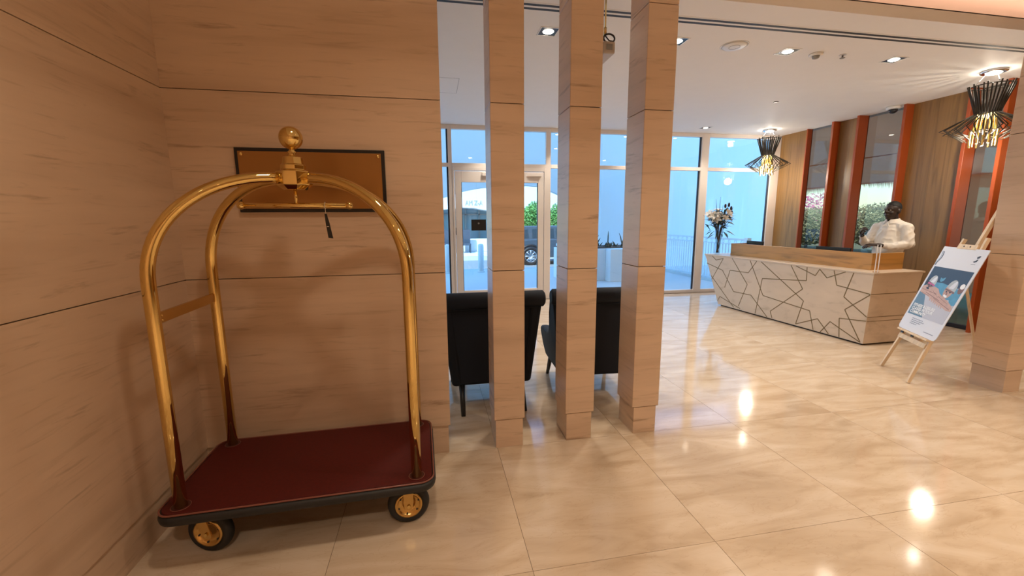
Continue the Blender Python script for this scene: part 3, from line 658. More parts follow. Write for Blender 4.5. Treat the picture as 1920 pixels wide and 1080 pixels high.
def petal_flower(c, s, seed):
    c = Vector(c); ax = (Vector((c.x, c.y, 0.10))*1.0 + Vector((0, -0.05, 0.06))).normalized(); u = ax.orthogonal().normalized(); v = ax.cross(u); m_ = MB()
    for k in range(6):
        a = seed+k*math.pi/3; d = u*math.cos(a)+v*math.sin(a); e = ax.cross(d); row = []
        for t, w, hgt in ((0.04, 0.10, 0.0), (0.40, 0.26, 0.34), (0.80, 0.24, 0.50), (1.05, 0.03, 0.36)):
            for q in (-1, 0, 1): row.append(c+d*(t*s)+e*(q*w*s)+ax*(hgt*s*(1.0 if q else 0.85)))
        m_.add(row, [(3*i+j, 3*i+j+1, 3*i+j+4, 3*i+j+3) for i in range(3) for j in range(2)], True)
        m_.add([p-ax*0.0015 for p in row], [(3*i+j+3, 3*i+j+4, 3*i+j+1, 3*i+j) for i in range(3) for j in range(2)], True)
    m_.sphere(c+ax*0.2*s, 0.14*s, 8, 6)
    return m_
for i, hd in enumerate(heads):
    petal_flower(hd, rv.uniform(0.062, 0.088), rv.uniform(0, 2)).build('lily_blossom', M['petal'], vs)
for i in range(84):
    a = rv.uniform(0, 2*math.pi); r0_ = rv.uniform(0.02, 0.14); l_ = rv.uniform(0.09, 0.20); z = rv.uniform(0.46, 0.76) if i > 45 else (rv.uniform(0.42, 0.62) if i < 36 else rv.uniform(0.36, 0.44))
    e = rv.uniform(-0.06, 0.14) if (i < 36 or i > 45) else rv.uniform(-0.16, -0.05); w = rv.uniform(0.016, 0.030)
    c, s = math.cos(a), math.sin(a)
    P = [(r0_*c, r0_*s, z), ((r0_+l_*0.5)*c, (r0_+l_*0.5)*s, z+0.6*e+0.03), ((r0_+l_)*c, (r0_+l_)*s, z+e)]
    lf = MB(); vv = [P[0], (P[1][0]-w*s, P[1][1]+w*c, P[1][2]), P[2], (P[1][0]+w*s, P[1][1]-w*c, P[1][2]), (P[1][0], P[1][1], P[1][2]-0.006)]
    lf.add(vv, [(0, 1, 4), (1, 2, 4), (2, 3, 4), (3, 0, 4), (0, 3, 2, 1)]); lf.build('leaf', M['leafdark'], vs)
for (tx, ty, tz) in ((-0.10, 0.0, 0.98), (0.03, 0.05, 1.02), (0.17, 0.02, 0.90), (0.22, -0.05, 0.84), (0.10, 0.06, 0.88)):
    MB().tube([(tx*0.1, ty*0.1, 0.10), (tx*0.4, ty*0.4, 0.55), (tx*0.8, ty, tz-0.12), (tx, ty, tz)], [0.005, 0.0045, 0.004, 0.002], 6).build('bare_twig', M['stem'], vs)
for (tx, tz) in ((0.17, 0.90), (0.22, 0.84), (0.24, 0.76), (0.10, 0.88)):
    MB().sphere((tx, 0.0, tz-0.02), (0.022, 0.014, 0.040), 10, 8).build('bud', M['stem'], vs)

# ------------------------------------------------------------------ easel with poster
LEAN = R(18.5); cl, sn = math.cos(LEAN), math.sin(LEAN)
EM = (4.4035, 3.188, 0); ERZ = math.atan2(-0.873, -0.488)
def ep(u, v, w=0.0): return (u, v*sn - w*cl, v*cl + w*sn)     # w = distance towards the viewer
es = empty('display_easel', EM, ERZ); tag(es, 'pale pine display easel on three legs holding the poster', 'easel')
def slat(u0, v0, u1, v1, wd_, w0, w1, name='rail'):
    l = math.hypot(u1-u0, v1-v0); nx, nv = -(v1-v0)/l*wd_/2, (u1-u0)/l*wd_/2
    q = [(u0+nx, v0+nv), (u1+nx, v1+nv), (u1-nx, v1-nv), (u0-nx, v0-nv)]
    return MB().prism(q, w0, w1, ep).build(name, M['pine'], es, bevel=0.002, seg=1)
slat(-0.243, 0.015, -0.118, 1.40, 0.027, -0.030, -0.003, 'front_leg'); slat(0.243, 0.015, 0.158, 1.42, 0.027, -0.030, -0.003, 'front_leg')
slat(0.02, 0.36, 0.03, 1.775, 0.036, -0.062, -0.036, 'centre_mast')
slat(-0.215, 0.375, 0.222, 0.375, 0.045, -0.003, 0.008, 'cross_bar')
slat(-0.235, 0.432, 0.245, 0.432, 0.016, -0.003, 0.035, 'poster_ledge')
slat(-0.115, 1.322, 0.135, 1.322, 0.045, -0.003, 0.008, 'top_clamp')
slat(-0.135, 1.18, 0.17, 1.18, 0.04, -0.060, -0.036, 'cross_bar')
for u_ in (-0.03, 0.05):
    MB().cyl(ep(u_, 1.325, 0.008), ep(u_, 1.325, 0.011), 0.006, n=8).build('screw', M['black'], es)
for u_ in (-0.19, -0.02): MB().prism([(u_-0.022, 0.405), (u_+0.022, 0.405), (u_+0.006, 0.425), (u_-0.022, 0.425)], -0.002, 0.006, ep).build('hinge_bracket', M['black'], es)
a_ = Vector(ep(-0.06, 1.19, -0.065)); b_ = Vector((-0.30, 0.83, 0.0)); dd = (b_-a_).normalized()
MB().tube([a_, b_], 0.0135, 4).build('rear_leg', M['pine'], es)

po = empty('event_poster', EM, ERZ); tag(po, 'white rounded poster board with swimming photo and slanted blue shapes', 'poster')
PU0, PU1, PV0, PV1 = -0.297, 0.300, 0.444, 1.310
def rr2(u0, u1, v0, v1, r, n=6):
    return [((u0+u1)/2+p[0], (v0+v1)/2+p[1]) for p in rrect((u1-u0)/2, (v1-v0)/2, r, n)]
M['board'] = plain('poster_board_white', (0.70, 0.72, 0.80), 0.5, var=0.02)
M['edge'] = plain('poster_edge', (0.75, 0.66, 0.60), 0.5)
M['navy'] = plain('print_navy', (0.035, 0.07, 0.13), 0.5); M['water'] = plain('print_water', (0.10, 0.32, 0.52), 0.5, var=0.3, vscale=18)
M['blueg'] = plain('print_slate_blue', (0.13, 0.24, 0.36), 0.5); M['lilac'] = plain('print_pale_lilac', (0.52, 0.53, 0.62), 0.5)
M['flesh'] = plain('print_flesh', (0.55, 0.37, 0.33), 0.5, var=0.25, vscale=22); M['fleshd'] = plain('print_shadow_flesh', (0.22, 0.13, 0.13), 0.5, var=0.2)
M['pcap'] = plain('print_silver_cap', (0.45, 0.50, 0.55), 0.5); M['ppink'] = plain('print_pink', (0.55, 0.12, 0.30), 0.5); M['pwhite'] = plain('print_white', (0.86, 0.88, 0.92), 0.5); M['ink'] = plain('print_ink', (0.03, 0.04, 0.07), 0.5); M['greyink'] = plain('print_grey_ink', (0.22, 0.24, 0.32), 0.5)
bp_ = [(PU1-0.004, PV1), (PU0+0.004, PV1), (PU0, PV1-0.004)] + [(PU0+0.038-0.038*math.cos(R(a)), PV0+0.038-0.038*math.sin(R(a))) for a in range(0, 91, 10)] + [(PU1-0.038+0.038*math.sin(R(a)), PV0+0.038-0.038*math.cos(R(a))) for a in range(0, 91, 10)] + [(PU1, PV1-0.004)]
MB().prism(bp_, 0.001, 0.006, ep).build('board', M['board'], po)
def pr(poly, lay, name, mat):
    w0 = 0.0062+lay*0.00022
    o = MB().prism(poly, w0-0.00018, w0+0.00018, ep).build(name, M[mat], po); return o
def P_(fu, fv): return (PU0+fu*(PU1-PU0), PV1-fv*(PV1-PV0))      # fractions from the top-left corner
def Q(l): return [P_(*q) for q in l]
def ell(fu, fv, ru, rv_, n=18, a0=0): 
    out = []
    for i in range(n):
        a = 2*math.pi*i/n; x = ru*math.cos(a); y = rv_*math.sin(a); c, s = math.cos(a0), math.sin(a0); out.append(P_(fu+x*c-y*s, fv+(x*s+y*c)*0.69))
    return out
LA, FA, HA = 0.03, 0.97, 0.235
pr(Q([(0.045, HA), (0.955, HA), (0.955, 0.815), (0.045, 0.815)]), 1, 'photo_print', 'lilac')
pr(Q([(0.045, HA), (0.955, HA), (0.955, 0.42), (0.045, 0.44)]), 2, 'photo_backdrop', 'navy')
pr(Q([(0.045, 0.42), (0.45, 0.40), (0.955, 0.44), (0.955, 0.56), (0.045, 0.56)]), 3, 'photo_water', 'water')
pr(Q([(0.045, 0.53), (0.20, 0.545), (0.45, 0.815), (0.045, 0.815)]), 3, 'slanted_shape', 'blueg')
pr(Q([(0.20, 0.545), (0.955, 0.66), (0.955, 0.815), (0.45, 0.815)]), 4, 'pool_edge_shape', 'lilac')
# two swimmers with caps leaning on the pool edge
for (cu, cv, k_, face, gog) in ((0.215, 0.395, 0.85, 'fleshd', 'ppink'), (0.70, 0.415, 1.0, 'flesh', 'fleshd')):
    pr(ell(cu-0.02*k_, cv+0.055*k_, 0.098*k_, 0.120*k_, a0=0.15), 5, 'printed_face', face)
    pr([P_(cu+0.108*k_*math.cos(a)+0.03*k_*math.sin(a), cv+0.035*k_-0.105*k_*math.sin(a)+0.02*k_*math.cos(a)) for a in [math.pi*i/14 for i in range(15)]], 6, 'printed_cap', 'pcap')
    pr([P_(cu+0.05*k_*math.cos(a)+0.05*k_*math.sin(a), cv+0.025*k_-0.085*k_*math.sin(a)) for a in [math.pi*i/10 for i in range(11)]], 7, 'printed_cap_shine', 'board')
    pr(Q([(cu-0.11*k_, cv+0.030*k_), (cu+0.11*k_, cv+0.052*k_), (cu+0.11*k_, cv+0.072*k_), (cu-0.11*k_, cv+0.048*k_)]), 7, 'printed_goggles', gog)
    for du in (-0.055, 0.025): pr(ell(cu+du*k_, cv+0.066*k_, 0.020*k_, 0.012*k_, 10), 8, 'printed_eye', 'ink')
    pr(ell(cu-0.035*k_, cv+0.112*k_, 0.048*k_, 0.020*k_, 12, 0.25), 8, 'printed_smile', 'pwhite' if k_ == 1.0 else 'ink')
    pr(ell(cu-0.03*k_, cv+0.090*k_, 0.016*k_, 0.02*k_, 10), 8, 'printed_nose', 'fleshd' if k_ == 1.0 else 'ink')
pr(Q([(0.35, 0.345), (0.40, 0.355), (0.46, 0.335), (0.45, 0.37), (0.40, 0.395), (0.36, 0.38)]), 5, 'printed_splash', 'water'); pr(ell(0.905, 0.425, 0.055, 0.075), 5, 'printed_swimmer', 'fleshd'); pr(ell(0.905, 0.395, 0.048, 0.042), 6, 'printed_cap', 'pwhite')
pr(Q([(0.10, 0.37), (0.14, 0.40), (0.11, 0.45), (0.06, 0.47), (0.05, 0.42)]), 5, 'printed_swimmer', 'ink')
pr(Q([(0.80, 0.52), (0.90, 0.50), (0.955, 0.52), (0.955, 0.60), (0.86, 0.61), (0.80, 0.57)]), 5, 'photo_water', 'water')
pr(Q([(0.045, 0.475), (0.12, 0.455), (0.22, 0.478), (0.33, 0.455), (0.44, 0.470), (0.52, 0.515), (0.64, 0.545), (0.76, 0.565), (0.88, 0.600), (0.955, 0.635), (0.955, 0.668), (0.84, 0.668), (0.70, 0.640), (0.56, 0.622), (0.42, 0.600), (0.30, 0.575), (0.16, 0.560), (0.045, 0.545)]), 7, 'printed_arms', 'flesh')
for (q0, q1, w_) in (((0.07, 0.505), (0.46, 0.530), 0.010), ((0.20, 0.535), (0.60, 0.590), 0.011), ((0.34, 0.500), (0.52, 0.560), 0.009), ((0.44, 0.575), (0.90, 0.650), 0.010), ((0.52, 0.545), (0.80, 0.600), 0.008), ((0.10, 0.545), (0.30, 0.566), 0.008)):
    pr(Q([q0, (q1[0], q1[1]-w_*0.3), (q1[0]+0.012, q1[1]+w_*0.4), (q0[0], q0[1]+w_*0.5)]), 8, 'printed_arm_shadow', 'fleshd')
for k in range(7): pr(Q([(0.36+0.055*k, 0.590+0.008*k), (0.392+0.055*k, 0.588+0.008*k), (0.404+0.055*k, 0.612+0.008*k), (0.388+0.055*k, 0.620+0.008*k)]), 8, 'printed_finger', 'flesh')
# curved stroke near the top-left edge, small dark mark top right
for (o0, wd2, mt) in ((0.075, 0.020, 'navy'), (0.040, 0.012, 'blueg')):
    lp = [P_(o0+0.035*math.sin(math.pi*min(1, i/13))-0.002*i, 0.055+0.165*i/16) for i in range(17)]; lp2 = [P_(o0-wd2+0.035*math.sin(math.pi*min(1, i/13))-0.002*i, 0.055+0.165*i/16) for i in range(17)]
    pr([(max(PU0+0.004, a), b) for a, b in lp] + [(max(PU0+0.003, a), b) for a, b in reversed(lp2)], 2, 'loop_graphic', mt)
pr(Q([(0.835, 0.080), (0.875, 0.066), (0.905, 0.068), (0.890, 0.088), (0.850, 0.098)]), 2, 'mark', 'ink')
pr(Q([(0.805, 0.128), (0.845, 0.120), (0.862, 0.104), (0.885, 0.104), (0.875, 0.128), (0.83, 0.140)]), 2, 'mark', 'ink')
pr(Q([(0.79, 0.156), (0.88, 0.156), (0.88, 0.161), (0.79, 0.161)]), 2, 'mark_caption', 'greyink')
def ptext(body, fu, fv, size, mat, name, bold=0.0):
    u0_, v0_ = P_(fu, fv); mb = text_mb(body, size, 0.0006, bold=bold)
    mb.map(lambda p: ep(u0_+p.x, v0_+p.y, 0.0084+p.z)); mb.build(name, M[mat], po)
ptext('FITNESS & LEISURE', 0.085, 0.715, 0.040, 'pwhite', 'headline', 0.0012)
ptext('CLASSES IN YOUR', 0.085, 0.755, 0.040, 'pwhite', 'headline', 0.0012)
ptext('COMMUNITY', 0.085, 0.795, 0.040, 'pwhite', 'headline', 0.0012)
for i, (l0, l1) in enumerate(((0.24, 0.52), (0.24, 0.57), (0.24, 0.50), (0.24, 0.42))):
    v = 0.845+0.020*i
    x = l0
    while x < l1:
        w_ = 0.02+0.03*random.random(); pr(Q([(x, v), (min(x+w_, l1), v), (min(x+w_, l1), v+0.009), (x, v+0.009)]), 2, 'small_print', 'greyink'); x += w_+0.012
pr(Q([(0.66, 0.945), (0.90, 0.945), (0.90, 0.952), (0.66, 0.952)]), 2, 'small_print', 'greyink')

# ------------------------------------------------------------------ armchairs seen from behind
def armchair(x, y, rz, label):
    t = empty('armchair', (x, y, 0), rz); tag(t, label, 'armchair', 'dark upholstered armchairs behind the pillars')
    bk = MB()
    def bkw(z): return 0.300+0.085*min(1, max(0, (z-0.2)/0.55))
    vs_, fs_ = [], []; zs = [0.20, 0.34, 0.50, 0.66, 0.80, 0.90]
    for z in zs:
        w = bkw(z); yb = -0.335-0.055*(z-0.2)
        vs_ += [(-w, yb, z), (w, yb, z), (w, yb+0.11, z), (-w, yb+0.11, z)]
    for i in range(len(zs)-1):
        for k in range(4): fs_.append((4*i+k, 4*i+(k+1) % 4, 4*i+4+(k+1) % 4, 4*i+4+k))
    fs_ += [(3, 2, 1, 0), tuple(4*(len(zs)-1)+k for k in range(4))]
    bk.add(vs_, fs_); bk.build('back_panel', M['velvet'], t, bevel=0.022, seg=3)
    MB().tube([(-0.425, -0.372, 0.905), (-0.410, -0.372, 0.905), (0.410, -0.372, 0.905), (0.425, -0.372, 0.905)], [0.050, 0.066, 0.066, 0.050], 24).build('rolled_top', M['velvet'], t)
    MB().tube([(-0.386, -0.4055, 0.842), (0.386, -0.4055, 0.842)], 0.004, 6).build('piping', M['velvet'], t)
    for s in (-1, 1):
        prof_ = [(-0.35, 0.20), (0.27, 0.20), (0.34, 0.30), (0.36, 0.44), (0.33, 0.495), (0.24, 0.51), (0.06, 0.51), (-0.05, 0.545), (-0.13, 0.63), (-0.20, 0.745), (-0.26, 0.88), (-0.33, 0.945), (-0.385, 0.90)]
        MB().prism(prof_, s*0.385, s*0.290, lambda u, v, w: (w*(0.84+0.24*min(1, (v-0.2)/0.6)), u, v)).build('arm', M['velvet'], t, bevel=0.028, seg=3)
        MB().tube([(s*0.245, -0.30, 0.22), (s*0.248, -0.46, 0.0)], [0.026, 0.016], 4).build('leg', M['darkleg'], t)
        MB().tube([(s*0.27, 0.25, 0.22), (s*0.30, 0.29, 0.0)], [0.026, 0.016], 4).build('leg', M['darkleg'], t)
    MB().box(-0.29, 0.29, -0.25, 0.29, 0.20, 0.32).build('seat_frame', M['velvet'], t, bevel=0.01)
    MB().box(-0.285, 0.285, -0.24, 0.33, 0.32, 0.46).build('seat_cushion', M['velvet'], t, bevel=0.04, seg=3)
    return t
a1 = armchair(0.440, 3.575, 0, 'dark navy rolled-back armchair nearest the plaque wall')
a2 = dup(a1); a2.location = (1.372, 3.585, 0); a2.rotation_euler = (0, 0, R(-3)); a2['label'] = 'dark navy rolled-back armchair behind the second and third pillars'

# ------------------------------------------------------------------ receptionist
pp = empty('person', (6.32, 4.85, 0.0), world=True); tag(pp, 'person in a cream long-sleeved shirt standing behind the desk, one hand raised', 'person')
px, py = 6.32, 4.85
body = MB()
# head (faces -x, slightly towards the camera), neck
hc_ = Vector((px-0.015, py-0.005, 1.615))
body.sphere(hc_ + Vector((0.012, 0, 0.025)), (0.098, 0.078, 0.100), 24, 16)
body.sphere(hc_ + Vector((-0.020, 0, -0.035)), (0.074, 0.064, 0.090), 20, 14)
body.sphere(hc_ + Vector((-0.052, 0, -0.095)), (0.034, 0.036, 0.026), 14, 10)
body.limb([hc_+Vector((-0.090, 0, 0.030)), hc_+Vector((-0.110, 0, -0.010)), hc_+Vector((-0.100, 0, -0.020))], [0.012, 0.017, 0.020], 10)
for s in (-1, 1):
    body.sphere(hc_+Vector((-0.098, s*0.018, -0.019)), 0.012, 10, 8)
    body.sphere(hc_+Vector((0.016, s*0.079, -0.008)), (0.024, 0.012, 0.034), 12, 8)
    body.limb([hc_+Vector((-0.086, s*0.012, 0.030)), hc_+Vector((-0.074, s*0.048, 0.026))], [0.011, 0.010], 8)
    body.sphere(hc_+Vector((-0.062, s*0.040, -0.030)), (0.022, 0.022, 0.020), 10, 8)
body.limb([hc_+Vector((-0.086, -0.024, -0.058)), hc_+Vector((-0.096, 0, -0.055)), hc_+Vector((-0.086, 0.024, -0.058))], [0.008, 0.011, 0.008], 8)
body.limb([hc_+Vector((-0.084, -0.020, -0.072)), hc_+Vector((-0.094, 0, -0.071)), hc_+Vector((-0.084, 0.020, -0.072))], [0.008, 0.011, 0.008], 8)
body.limb([(px+0.012, py, 1.56), (px+0.026, py, 1.44)], [0.057, 0.060], 16)
# torso, pelvis, legs
body.limb([(px+0.03, py, 1.34), (px+0.02, py, 1.20), (px+0.01, py, 1.02), (px+0.01, py, 0.92)], [0.085, 0.10, 0.10, 0.11], 16)
body.limb([(px+0.035, py-0.15, 1.37), (px+0.035, py+0.15, 1.37)], [0.042, 0.042], 12)
for s in (-1, 1): body.limb([(px, py+s*0.09, 0.90), (px-0.01, py+s*0.10, 0.50), (px+0.02, py+s*0.10, 0.10), (px-0.12, py+s*0.11, 0.035)], [0.088, 0.060, 0.042, 0.035], 12)
# left arm (near): forearm along the screen; right arm (far): hand raised
LA_ = [(px+0.02, py-0.19, 1.385), (px+0.01, py-0.255, 1.165), (px-0.13, py-0.16, 1.125), (px-0.26, py-0.065, 1.150)]
RA_ = [(px+0.02, py+0.19, 1.385), (px-0.06, py+0.245, 1.150), (px-0.19, py+0.20, 1.19), (px-0.285, py+0.150, 1.275)]
body.limb(LA_, [0.040, 0.040, 0.036, 0.026], 12); body.limb(RA_, [0.040, 0.040, 0.036, 0.026], 12)
def hand(w, fdir, pdir, curl):
    """palm from the wrist w along fdir, pdir = palm normal; five separate fingers, thumb from the side of the palm"""
    w = Vector(w); f = Vector(fdir).normalized(); p = (Vector(pdir)-f*Vector(pdir).dot(f)).normalized(); s = f.cross(p)
    for k in range(4):
        off = (k-1.5)*0.021
        body.limb([w+s*off*0.6, w+f*0.085+s*off], [0.016, 0.0125], 10)
        l = (0.040, 0.046, 0.043, 0.034)[k]; q = w+f*0.085+s*off; a = curl*0.55; pth = [q]
        for j, m in enumerate((1.0, 0.72, 0.55)):
            q = q + (f*math.cos(a)+p*math.sin(a))*l*m + s*off*0.04; pth.append(q); a += curl
        body.limb(pth, [0.0105, 0.0098, 0.009, 0.0078], 8)
    t0 = w+f*0.028+s*(-0.030)+p*0.006
    body.limb([t0, t0+f*0.030-s*0.026+p*0.014, t0+f*0.058-s*0.030+p*0.030, t0+f*0.078-s*0.020+p*0.044], [0.015, 0.0125, 0.0108, 0.009], 8)
hand(LA_[3], (-0.85, 0.45, 0.02), (0.1, 0.2, -1.0), 0.45)
hand(RA_[3], (-0.55, -0.25, 0.75), (0.25, -0.9, 0.1), 0.95)
remesh(body, 'body', M['skin'], 0.0055, 3, pp)
# shirt with collar, sleeves and folds
sh = MB()
sh.limb([(px+0.02, py, 1.36), (px+0.012, py, 1.25), (px+0.0, py, 1.12), (px-0.002, py, 1.02), (px+0.005, py, 0.90)], [0.118, 0.136, 0.146, 0.146, 0.138], 24)
sh.map(lambda p: Vector((p.x, py+(p.y-py)*1.28, p.z)))
sh.limb([(px+0.03, py-0.185, 1.372), (px+0.025, py-0.07, 1.425), (px+0.025, py+0.07, 1.425), (px+0.03, py+0.185, 1.372)], [0.080, 0.074, 0.074, 0.080], 14)
rl = random.Random(5)
def sleeve(A, r):
    pts_, rad_ = [], []
    for i in range(len(A)-1):
        a, b = Vector(A[i]), Vector(A[i+1]); m = 5
        for k in range(m):
            t = k/m; pts_.append(a.lerp(b, t)); rad_.append((r[i]*(1-t)+r[i+1]*t)*(1+0.05*math.sin(5.1*len(pts_))))
    pts_.append(Vector(A[-1])); rad_.append(r[-1]*0.98)
    sh.limb(pts_, rad_, 14)
sleeve([LA_[0], LA_[1], LA_[2], Vector(LA_[2]).lerp(Vector(LA_[3]), 0.72)], [0.078, 0.068, 0.056, 0.040])
sleeve([RA_[0], RA_[1], RA_[2], Vector(RA_[2]).lerp(Vector(RA_[3]), 0.80)], [0.080, 0.070, 0.056, 0.040])
remesh(sh, 'shirt', M['shirt'], 0.0065, 4, pp, wrinkle=0.022)
clr = MB(); st_o, st_i = [], []
for k in range(21):                                     # standing band, open at the throat (-x)
    a = math.pi + R(20) + (2*math.pi-R(40))*k/20; c, s_ = math.cos(a), math.sin(a)
    lean = 0.018*(-c)
    st_o.append([(px+0.022+0.078*c, py+0.082*s_, 1.455+0.012*c), (px+0.014+0.071*c, py+0.073*s_, 1.508+0.012*c), (px+0.020+0.100*c, py+0.104*s_, 1.452+0.012*c)])
vv = [p for r_ in st_o for p in r_]
clr.add(vv, [(3*i+j, 3*i+3+j, 3*i+4+j, 3*i+1+j) for i in range(20) for j in range(2)])
for sgn, idx in ((-1, 20), (1, 0)):
    t_, o_, i_ = st_o[idx][1], st_o[idx][2], st_o[idx][0]; q = st_o[idx-2 if idx else 2]
    tip = (px-0.098, py+sgn*(0.052 if sgn > 0 else 0.052), 1.395)
    clr.add([t_, q[1], q[2], tip, (t_[0]+0.004, t_[1], t_[2]-0.004), (tip[0]+0.006, tip[1], tip[2])], [(0, 1, 2, 3), (0, 3, 5, 4), (3, 2, 5)])
clr.build('collar', M['shirt'], pp)
M['eye'] = plain('eye_white', (0.35, 0.32, 0.28), 0.3); M['iris'] = plain('dark_iris', (0.01, 0.007, 0.005), 0.2)
for s_ in (-1, 1):
    e_ = MB().sphere(hc_+Vector((-0.0775, s_*0.031, 0.010)), (0.011, 0.0135, 0.008), 12, 8).build('eye', M['eye'], pp)
    MB().sphere(hc_+Vector((-0.0865, s_*0.031, 0.010)), (0.003, 0.005, 0.0055), 10, 6).build('iris', M['iris'], e_, origin=tuple(pp.location))
ha = MB(); ha.sphere(hc_+Vector((0.018, 0, 0.034)), (0.101, 0.081, 0.101), 28, 18)
ha.v = [(x, y, z) if (z > hc_.z+0.045-0.35*(x-hc_.x) and z > hc_.z-0.035) else (hc_.x+0.02+(x-hc_.x-0.02)*0.9, hc_.y+(y-hc_.y)*0.9, max(z, hc_.z-0.03)) for x, y, z in ha.v]
ha.build('hair', M['hair'], pp)
tr = MB()
tr.limb([(px+0.01, py, 0.97), (px+0.01, py, 0.88)], [0.150, 0.148], 18)
for s in (-1, 1): tr.limb([(px, py+s*0.09, 0.88), (px-0.01, py+s*0.10, 0.50), (px+0.02, py+s*0.10, 0.09)], [0.098, 0.075, 0.062], 14)
remesh(tr, 'trousers', M['trouser'], 0.012, 2, pp)

# ------------------------------------------------------------------ outside the glazing
gp = MB().box(-14, 30, YG+0.10, 13.1, -0.4, -0.012).build('ground_paving', M['pave']); struct(gp, 'pale paved forecourt outside the glass doors')
rd = MB().box(-60, 60, 13.24, 60, -0.6, -0.30).build('ground_road', M['road']); struct(rd, 'grey road beyond the forecourt')
kb = MB().box(-14, 30, 13.1, 13.24, -0.4, -0.005).build('trim_1', M['kerb']); struct(kb, 'pale kerb between forecourt and road')
kb2 = MB().box(-60, 60, 19.2, 21.8, -0.35, -0.10).build('trim_2', M['kerb']); struct(kb2, 'far pavement strip across the road')
# courtyard screen wall with an arched opening
def zarch(x):
    pts_ = [(-4.0, 1.50), (-1.5, 1.80), (0.34, 2.15), (0.92, 2.36), (1.58, 2.47), (2.8, 2.53), (3.3, 2.50), (3.70, 2.32), (4.25, 2.1)]
    for (a, b), (c, d) in zip(pts_, pts_[1:]):
        if a <= x <= c: return b+(d-b)*(x-a)/(c-a)
    return 1.5
ca = empty('garden_wall', (4.4, 12.5, 0), world=True); tag(ca, 'shaded white garden wall with arched opening outside the doors', 'wall')
n_ = 24; xs_ = [-4.0+8.25*i/n_ for i in range(n_+1)]
poly = [(x, zarch(x)) for x in xs_] + [(4.25, 4.8), (-4.0, 4.8)]
MB().prism(poly, 12.5, 12.75, lambda u, v, w: (u, w, v)).build('arched_lintel', M['extwhite'], ca)
MB().box(4.25, 11.6, 12.5, 12.75, -0.012, 4.8).build('wall_slab', M['extwhite'], ca)
MB().box(-5.0, -4.0, 12.5, 12.75, -0.012, 4.8).build('wall_slab', M['extwhite'], ca)
MB().box(5.05, 5.35, 12.2, 12.5, -0.012, 4.8).build('pier', M['extwhite'], ca)
# unseen upper block, added to keep the sun off the forecourt
shade_blk = MB().box(X0-3, XR+0.2, Y0-1, YG+0.12, ZF+0.10, 13.0).build('upper_shade_block', M['extwhite']); struct(shade_blk, 'added unseen block above the hall that shades the forecourt')
struct(MB().box(X0-0.2, XR+0.2, YG+0.001, YG+0.12, ZC+0.10, ZF+0.10).build('wall_facade', M['extwhite']), 'white facade band above the glazing')
# far canopy with sign band
fcy = empty('arched_canopy', (2.8, 22, -0.1), world=True); tag(fcy, 'white arched shop canopy with tan lettering across the road', 'canopy')
cpts_t = [(-3.0, 1.2), (-1.5, 2.0), (-0.2, 2.55), (0.6, 2.8), (1.6, 3.05), (2.8, 3.25), (5.0, 3.40), (6.5, 3.25), (8.5, 2.6), (9.5, 1.8)]
cpts_b = [(9.5, 1.3), (8.0, 1.85), (6.5, 2.05), (4.9, 2.14), (4.2, 2.10), (3.4, 1.95), (2.62, 2.06), (2.2, 2.14), (1.6, 2.17), (0.57, 2.06), (-1.0, 1.7), (-3.0, 0.9)]
MB().prism(cpts_t+cpts_b, 22.0, 23.5, lambda u, v, w: (u, w, v)).build('canopy_shell', M['extwhite'], fcy)
tm = text_mb('AM Z-A', 0.34, 0.02); tm.map(lambda p: (1.72+p.x*0.78, 21.985+p.z, 2.30+p.y)); tm.build('sign_lettering', M['letter'], fcy)
MB().box(-3.0, 9.5, 23.6, 23.8, -0.1, 2.3).build('shopfront_glass', M['tealglass'], fcy)
for x in (-1.2, 0.3, 1.85, 2.6, 3.4, 5.0, 6.6, 8.2): MB().box(x-0.04, x+0.04, 23.5, 23.6, -0.1, 2.3).build('shopfront_mullion', M['road'], fcy)
MB().box(-3.0, 9.5, 23.5, 23.6, 1.80, 1.86).build('shopfront_transom', M['road'], fcy)
MB().box(-3.0, 9.5, 21.9, 22.4, -0.1, 0.55).build('planter_wall', M['extwhite'], fcy)
def far_chair(x, y, label):
    t = empty('terrace_chair', (x, y, -0.1)); tag(t, label, 'chair', 'terrace chairs across the road')
    MB().box(-0.28, 0.28, -0.28, 0.28, 0.38, 0.46).build('seat', M['far'], t); MB().box(-0.28, 0.28, 0.22, 0.28, 0.46, 1.15).build('backrest', M['far'], t)
    for sx in (-1, 1):
        for sy in (-1, 1): MB().box(sx*0.25-0.025, sx*0.25+0.025, sy*0.25-0.025, sy*0.25+0.025, 0, 0.38).build('leg', M['far'], t)
far_chair(0.85, 21.4, 'dark terrace chair across the road left of the door frame'); far_chair(1.62, 21.3, 'dark terrace chair across the road seen through the door glass')
def bollard(x, y, label):
    t = empty('bollard', (x, y, -0.012)); tag(t, label, 'bollard', 'white forecourt bollards')
    MB().lathe([(0.085, 0.0), (0.085, 0.78), (0.075, 0.82), (0.03, 0.84)], n=16).build('post', M['extwhite'], t)
    MB().lathe([(0.11, 0.0), (0.11, 0.03), (0.086, 0.035)], n=16).build('foot', M['kerb'], t)
bollard(1.406, 12.45, 'white bollard seen through the left door glass'); bollard(0.42, 12.45, 'white bollard left of the door frame')
bollard(3.20, 12.40, 'white bollard in front of the car wheel'); bollard(3.80, 12.40, 'white bollard at the edge of the middle pillar')

